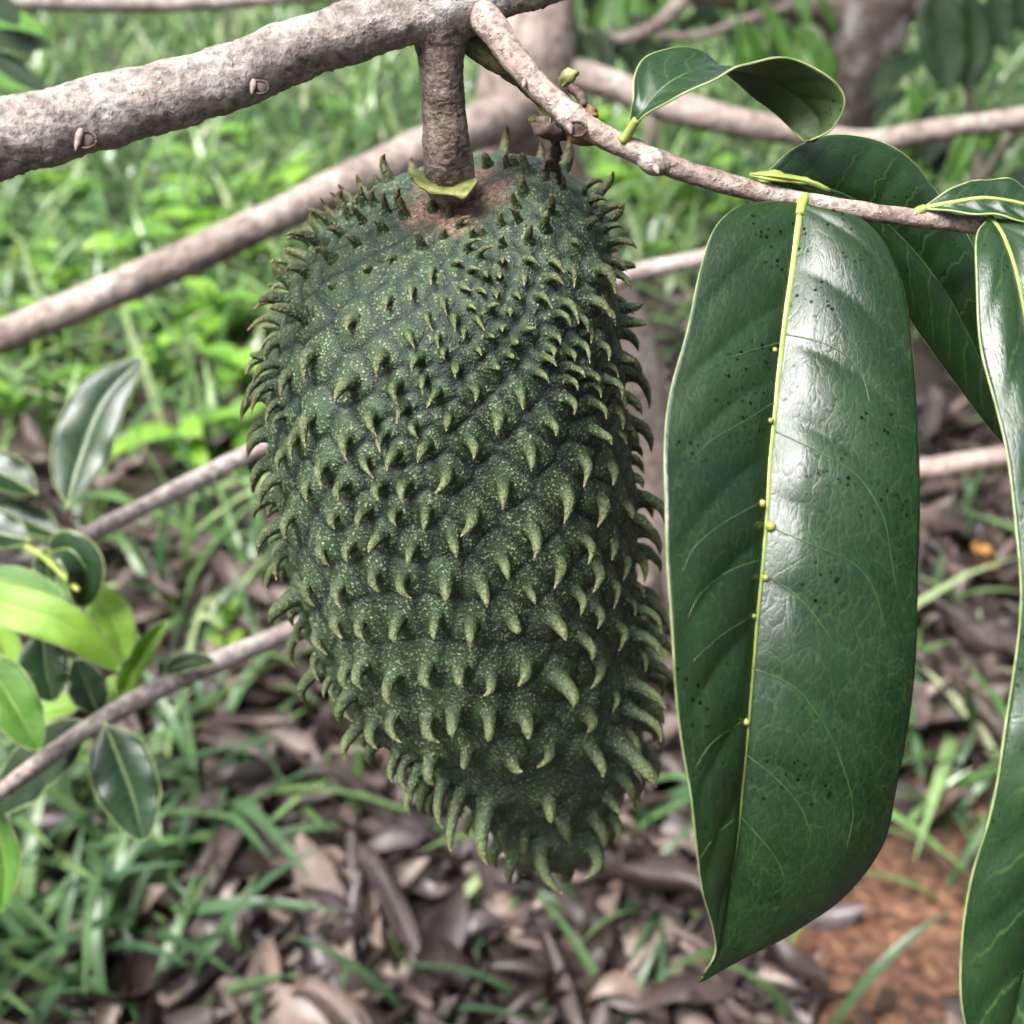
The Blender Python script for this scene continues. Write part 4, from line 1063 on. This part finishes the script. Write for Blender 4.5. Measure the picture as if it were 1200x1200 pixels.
bush('sapling', g4, 'leafy sapling with thin curved twigs between the two tree trunks', lv,
     [([g4 - [0, 0, .02], atY(765, 150, g4[1]), atY(770, 80, g4[1]), atY(790, 20, g4[1]), atY(800, -60, g4[1])], [.03, .026, .022, .018, .014]),
      ([atY(690, 35, 1.9), atY(722, 46, 1.9), atY(760, 35, 1.9), atY(790, 12, 1.9), atY(815, -20, 1.9)], [.006, .009, .011, .012, .013]),
      ([atY(770, 42, 2.2), atY(820, 42, 2.2), atY(870, 25, 2.2), atY(930, 8, 2.2)], [.007, .008, .009, .010])], [BG, MG, [M_LEAFMID, M_LEAFBACK]])
lv = [([(-30,40),(10,48),(40,54),(64,56)], 30, 1.0, 0), ([(-30,58),(0,72),(30,92),(60,112)], 26, 1.0, 0), ([(-20,20),(10,25),(30,35),(55,40)], 36, 1.05, 2), ([(-20,85),(10,92),(30,100),(50,110)], 34, 1.1, 2),
      ([(-30,0),(-5,6),(12,18),(22,30)], 30, 1.0, 0)]
bush('leafy_sprig', atY(-60, 60, 1.0), 'sprig of dark strap shaped leaves above the left end of the thick branch', lv, [([atY(-80, 75, 1.0), atY(-45, 55, 1.0), atY(-25, 40, 1.0)], [.004, .0035, .003])], [BG, MG, [M_LEAFMID, M_LEAFYOUNG]])

# ------------------------------------------------------------------ grass
def smooth(a, b, x):
    t = np.clip((x - a) / (b - a), 0, 1); return t * t * (3 - 2 * t)
def cover(x, y):
    """share of turf at a ground place: dense lawn further off, thin over the dead leaves"""
    px, py, d = to_px((x, y, 0))
    if d < .3: return 0.05
    edge = np.interp(px, [-400, 0, 250, 420, 620, 780, 1000, 1200, 1500], [600, 470, 440, 400, 340, 330, 290, 300, 320])
    n = mnoise.noise(Vector((x * 3.1, y * 3.1, 7.7))) + .6 * mnoise.noise(Vector((x * 8, y * 8, 2.2)))
    c = 1 - smooth(edge - 60, edge + 130, py + 70 * n)
    left = 0.30 * (1 - smooth(230, 420, px)) * (1 - smooth(860, 1100, py))
    c = max(float(c), float(left) * (0.5 + n), 0.045 * (0.8 + n))
    return max(0.0, c)
def blades(n_target, near, far, seed, hmin, hmax, wmin, wmax, thin=1.0):
    r = np.random.default_rng(seed)
    out_v, out_f, out_r = [], [], []
    k = 5
    cnt = 0; tries = 0
    while cnt < n_target and tries < n_target * 8:
        tries += 1
        y = near + (far - near) * r.random() ** 1.6
        x = r.uniform(-0.62, 0.62) * (y + 0.5)
        if r.random() > cover(x, y) * thin: continue
        h = r.uniform(hmin, hmax) * (0.7 + 0.5 * r.random()); w = r.uniform(wmin, wmax)
        a = r.uniform(0, 2 * math.pi); lean = r.uniform(0.3, 1.5); rot = a + math.pi / 2 + r.normal(0, .5)
        s = np.linspace(0, 1, k)
        hx = lean * h * (s ** 1.5); hzz = h * (s * (1.1 - .25 * lean) - 0.34 * lean * s**2.6)
        z0 = gheight(x, y) - .005
        cx = x + hx * math.cos(a); cy = y + hx * math.sin(a); cz = z0 + hzz
        ww = w * np.array([.55, 1, .95, .65, .02]) * .5
        dx, dy = math.cos(rot) * ww, math.sin(rot) * ww
        v = np.empty((k * 2, 3)); v[0::2] = np.stack([cx - dx, cy - dy, cz], 1); v[1::2] = np.stack([cx + dx, cy + dy, cz], 1)
        b = cnt * k * 2
        for q in range(k - 1):
            out_f.append((b + 2*q, b + 2*q + 1, b + 2*q + 3, b + 2*q + 2))
        out_v.append(v); out_r.append(np.full(k * 2, r.random())); cnt += 1
    return np.concatenate(out_v), np.array(out_f), np.concatenate(out_r)
v, f, r_ = blades(15000, .9, 9.0, 3, .08, .24, .008, .020)
tag(link('grass', make_mesh('grass', v, f, M_GRASS, attrs={'rnd': r_})), 'bright green grass growing behind the fruit and branches', 'grass', kind='stuff')

# grass tufts on the dead leaves: each a plant with its blades
def blade_mesh(L, w, lean, seed):
    k = 9
    s = np.linspace(0, 1, k)
    hx = L * lean * s ** 1.4; hz = L * (s * .9 - .65 * lean * s ** 2.2)
    prof = np.interp(s, [0, .15, .45, .8, 1], [.45, .8, 1, .6, 0.02]) * w * .5
    v = np.zeros((k * 3, 3))
    v[0::3] = np.stack([hx, -prof, hz + prof * .25], 1); v[1::3] = np.stack([hx, 0 * s, hz], 1); v[2::3] = np.stack([hx, prof, hz + prof * .25], 1)
    f = []
    for q in range(k - 1):
        f += [(3*q, 3*q+1, 3*q+4, 3*q+3), (3*q+1, 3*q+2, 3*q+5, 3*q+4)]
    return make_mesh('blade', v, f, M_TUFT, attrs={'rnd': np.full(k * 3, seed)})
BL = [blade_mesh(L, w, le, i / 9) for i, (L, w, le) in enumerate([(.13, .010, .5), (.17, .012, .7), (.20, .013, .9), (.13, .011, .35), (.24, .011, .6), (.17, .012, .8), (.09, .011, .4), (.22, .010, .95)])]
def tuft(x, y, nb, sc, label, lean=None):
    g = G(x, y); z = gheight(g[0], g[1])
    r = root('grass_tuft', (g[0], g[1], z - .004), label, 'grass', 'grass tufts among the dead leaves')
    for k in range(nb):
        b = link('blade', BL[int(rng.integers(len(BL)))], r)
        a = rng.uniform(0, 2 * math.pi) if lean is None else lean + rng.normal(0, .7)
        b.rotation_euler = (rng.normal(0, .15), rng.normal(0, .15), a)
        b.location = (rng.normal(0, .012), rng.normal(0, .012), 0)
        q = sc * rng.uniform(.7, 1.2); b.scale = (q, q, q)
def tuft_label(x, y):
    if x > 830 and y > 1090: return 'green grass tuft beside the bare red soil'
    if x > 1000: return 'green grass tuft in the dead leaves between the two large hanging leaves'
    if x > 690: return 'green grass tuft between the fruit and the big glossy leaf'
    if x > 300 and y > 880: return 'small green grass tuft in the dead leaves under the fruit tip'
    if y > 860: return 'green grass tuft below the low branch and its hanging glossy leaf'
    return 'green grass tuft between the two slender low branches'
for x, y, nb, s_ in [(110,1120,9,1.1),(40,1060,8,1.2),(190,1080,8,1.1),(230,1020,7,1.1),(150,980,7,1.0),(60,960,7,1.0),(200,1200,8,1.0),(330,1230,7,.9),(360,960,3,.8),(265,1110,4,.6),(20,1180,8,1.0),(120,1230,8,.9),
                     (260,880,6,1.1),(300,830,5,1.0),(480,1200,5,.8),(440,1100,3,.6),(560,1090,3,.7),(640,1240,5,.8),(720,1110,4,.9),(780,1090,5,.9),(870,1130,4,.8),(950,1215,5,.9),(1105,1225,3,1.0),(80,1010,7,1.3),(30,1120,7,1.3),(150,1050,7,1.2),(250,960,6,1.2),(90,1180,7,1.2),(300,1150,5,1.0),(10,980,6,1.2),(740,1220,5,.7),
                     (1105,960,6,1.0),(1090,850,5,.9),(1110,1040,5,.9),(1080,720,5,.9),(1130,620,5,.9),(300,700,7,1.0),(240,640,7,1.0),(200,720,6,1.0),(290,600,6,1.0),(230,790,6,1.0),(770,800,6,1.0),(760,720,5,.9),(790,880,5,.9),(150,640,5,.9),(1150,760,5,.9)]:
    tuft(x, y, int(nb * (1.8 if x < 320 and y > 860 else 1.15)), s_, tuft_label(x, y))

# broad-leaved weeds in the lawn
def weed_mesh(L, w, seed):
    n = 9
    c = np.zeros((n, 3)); s = np.linspace(0, 1, n)
    c[:, 0] = L * s; c[:, 2] = L * (.18 * s - .32 * s**2)
    pr = np.sin(np.pi * np.clip(s * .93 + .07, 0, 1) ** .7) ** .8 * w * .5
    pr[-1] = 0.0004
    S = np.stack([c + np.stack([0*s, q * pr, abs(q) * pr * .35], 1) for q in (-1, -.5, 0, .5, 1)], 1)
    nv, nu = S.shape[:2]
    f = [(i*nu+j, i*nu+j+1, (i+1)*nu+j+1, (i+1)*nu+j) for i in range(nv-1) for j in range(nu-1)]
    return make_mesh('leaf', S.reshape(-1, 3), f, M_WEED, attrs={'rnd': np.full(nv * nu, seed)})
WL = [weed_mesh(.11, .075, .1), weed_mesh(.09, .055, .4), weed_mesh(.14, .08, .7), weed_mesh(.07, .05, .95)]
WS = None
for x, y, s_, nb in [(150,330,1.1,6),(235,300,1.1,6),(300,330,1.0,6),(60,330,1.0,6),(30,420,1.0,6),(255,400,1.0,7),(190,450,.9,6),(285,470,1.0,6),(120,480,.9,5),(220,560,1.0,6),(280,540,.9,5),(800,250,.9,5),(730,240,.9,5),(870,260,.8,5),(340,250,1.0,5),(90,250,1.0,5),
                     (20,500,.9,5),(700,170,1.0,5),(1120,420,.8,5),(270,770,.7,4),(770,680,.8,5)] + [(float(q[0]), float(q[1]), float(q[2]), 5) for q in zip(rng.uniform(-20, 420, 34), rng.uniform(130, 420, 34), rng.uniform(.5, .9, 34))] + [(float(q[0]), float(q[1]), float(q[2]), 5) for q in zip(rng.uniform(670, 1180, 22), rng.uniform(130, 340, 22), rng.uniform(.5, .9, 22))]:
    g = G(x, y); z = gheight(g[0], g[1])
    r = root('broadleaf_weed', (g[0], g[1], z - .004), ('low broad leaved weed growing in the lawn right of the fruit' if x > 650 else 'low broad leaved weed below the blurred limb that slants left of the fruit' if y > 400 else 'broad leaved bright green weed in the lawn under the thick branch'), 'weed', 'broad leaved weeds in the grass')
    hh = .10 * s_
    tv, tf = tube_geo(np.array([[0, 0, 0], [.003, 0, hh * .5], [0, .004, hh]]), [.002, .002, .0015], 5)
    link('stem', make_mesh('stem', tv, tf, M_WEED, attrs={'rnd': np.full(len(tv), .2)}), r)
    for k in range(nb):
        b = link('leaf', WL[int(rng.integers(len(WL)))], r)
        b.location = (0, 0, hh * (.35 + .65 * k / nb)); b.rotation_euler = (rng.normal(0, .2), rng.uniform(-.5, .25), k * 2.4 + rng.normal(0, .3))
        q = s_ * rng.uniform(.7, 1.15); b.scale = (q, q, q)

# ------------------------------------------------------------------ dead leaves
def dry_mesh(L, w, curl, bend, seed, nv=8, nu=5):
    s = np.linspace(0, 1, nv); u = np.linspace(-1, 1, nu)
    pr = np.sin(np.pi * np.clip(s * .96 + .03, 0, 1) ** .9) ** .75 * w * .5
    S = np.zeros((nv, nu, 3))
    for i in range(nv):
        for j in range(nu):
            ang = u[j] * curl
            rr = pr[i] / max(curl, .05)
            S[i, j] = (L * (s[i] - .5) * (1 - .25 * abs(bend)), rr * math.sin(ang), rr * (1 - math.cos(ang)) + bend * L * .5 * (4 * (s[i] - .5)**2) + .006 * math.sin(s[i] * 9 + seed * 20 + u[j]))
    S[..., 2] -= S[..., 2].min() - .001
    th_ = .0008
    dv = np.gradient(S, axis=0); du = np.gradient(S, axis=1); N = nrm(np.cross(dv, du))
    v = np.concatenate([(S + N * th_ / 2).reshape(-1, 3), (S - N * th_ / 2).reshape(-1, 3)])
    o = nv * nu
    f = []
    for i in range(nv - 1):
        for j in range(nu - 1):
            q = (i*nu+j, i*nu+j+1, (i+1)*nu+j+1, (i+1)*nu+j)
            f.append(q); f.append(tuple(x + o for x in q[::-1]))
    return v, np.array(f)
DV = [dry_mesh(.13, .045, .7, .15, .1), dry_mesh(.12, .045, 1.5, .15, .25), dry_mesh(.15, .05, 2.3, -.15, .4), dry_mesh(.10, .04, 1.1, .35, .55), dry_mesh(.14, .055, 1.9, -.3, .7), dry_mesh(.11, .035, 2.8, .08, .85), dry_mesh(.15, .05, 1.3, .28, .95), dry_mesh(.13, .045, 2.5, .2, .33)]
DM = [[make_mesh('dry_leaf', v, f, m, attrs={'rnd': np.full(len(v), i * .13)}) for i, (v, f) in enumerate(DV)] for m in M_DRYS]
def litter(x, y):
    px, py, d = to_px((x, y, 0))
    n = mnoise.noise(Vector((x * 2.7, y * 2.7, 17.7)))
    c = float(smooth(330, 620, py + 60 * n)) if px > 500 else float(smooth(430, 820, py + 60 * n + (px - 250) * .3))
    red = math.hypot(px - 1065, (py - 1110) * 1.0)
    c *= 0.03 + 0.97 * float(smooth(100, 210, red + 50 * n))
    return c
spots = []
r5 = np.random.default_rng(5)
while len(spots) < 3000:
    y = .45 + 2.6 * r5.random() ** 1.3; x = r5.uniform(-.62, .62) * (y + .55)
    if r5.random() < litter(x, y):
        spots.append((x, y, to_px((x, y, 0))))
def score(s):
    px, py, d = s[2]
    vis = 0 <= px <= 1200 and 0 <= py <= 1215 and not (330 < px < 740 and py < 930) and not (790 < px < 1060 and py < 1020)
    return (0 if vis else 10) + d
order = sorted(range(len(spots)), key=lambda i: score(spots[i]))
ind = set(order[:300])
SHAPE = ['slightly cupped', 'half curled', 'tightly rolled']
TONE = ['pale tan', 'dark brown', 'grey brown']
KIND = [0, 1, 2, 0, 1, 2, 1, 2]
vv, ff, rr_, off = [], [], [], 0
for i, (x, y, _) in enumerate(spots):
    k = int(r5.integers(len(DV)))
    a = r5.uniform(0, 2 * math.pi); sc = r5.uniform(.7, 1.2)
    tx, ty = r5.normal(0, .38), r5.normal(0, .38)
    flip = math.pi if r5.random() < .45 else 0.0
    z = gheight(x, y) + .004 + .045 * r5.random() ** 1.3 + (.012 if flip else 0)
    from mathutils import Matrix, Euler
    eu = Euler((tx + flip, ty, a))
    if i in ind:
        c_ = int(r5.choice(3, p=[.32, .40, .28]))
        o = link('dry_leaf', DM[c_][k]); o.location = (x, y, z); o.rotation_euler = eu; o.scale = (sc,) * 3
        tag(o, f'{SHAPE[KIND[k]]} {TONE[c_]} dead leaf lying in the ground litter', 'dead leaf', f'{SHAPE[KIND[k]]} {TONE[c_]} dead leaves')
    else:
        Rm = np.array(eu.to_matrix()); v = DV[k][0] @ Rm.T * sc + [x, y, z]
        vv.append(v); ff.append(DV[k][1] + off); off += len(v); rr_.append(np.full(len(v), r5.random()))
tag(link('leaf_litter', make_mesh('leaf_litter', np.concatenate(vv), np.concatenate(ff), M_DRY, attrs={'rnd': np.concatenate(rr_)})), 'deep brown litter of dead leaves under the fruit', 'leaf litter', kind='stuff')
me_o = make_mesh('orange_leaf', DV[0][0], DV[0][1], M_DRYYEL)
for k, (x, y, a, lab) in enumerate([(1140, 692, 1.4, 'orange fallen leaf lying beside the edge of the big glossy leaf')]):
    g = G(x, y)
    o = link('dry_leaf', me_o); o.location = (g[0], g[1], .05); o.rotation_euler = (.3, .2, a); o.scale = (.9,) * 3
    tag(o, lab, 'dead leaf')
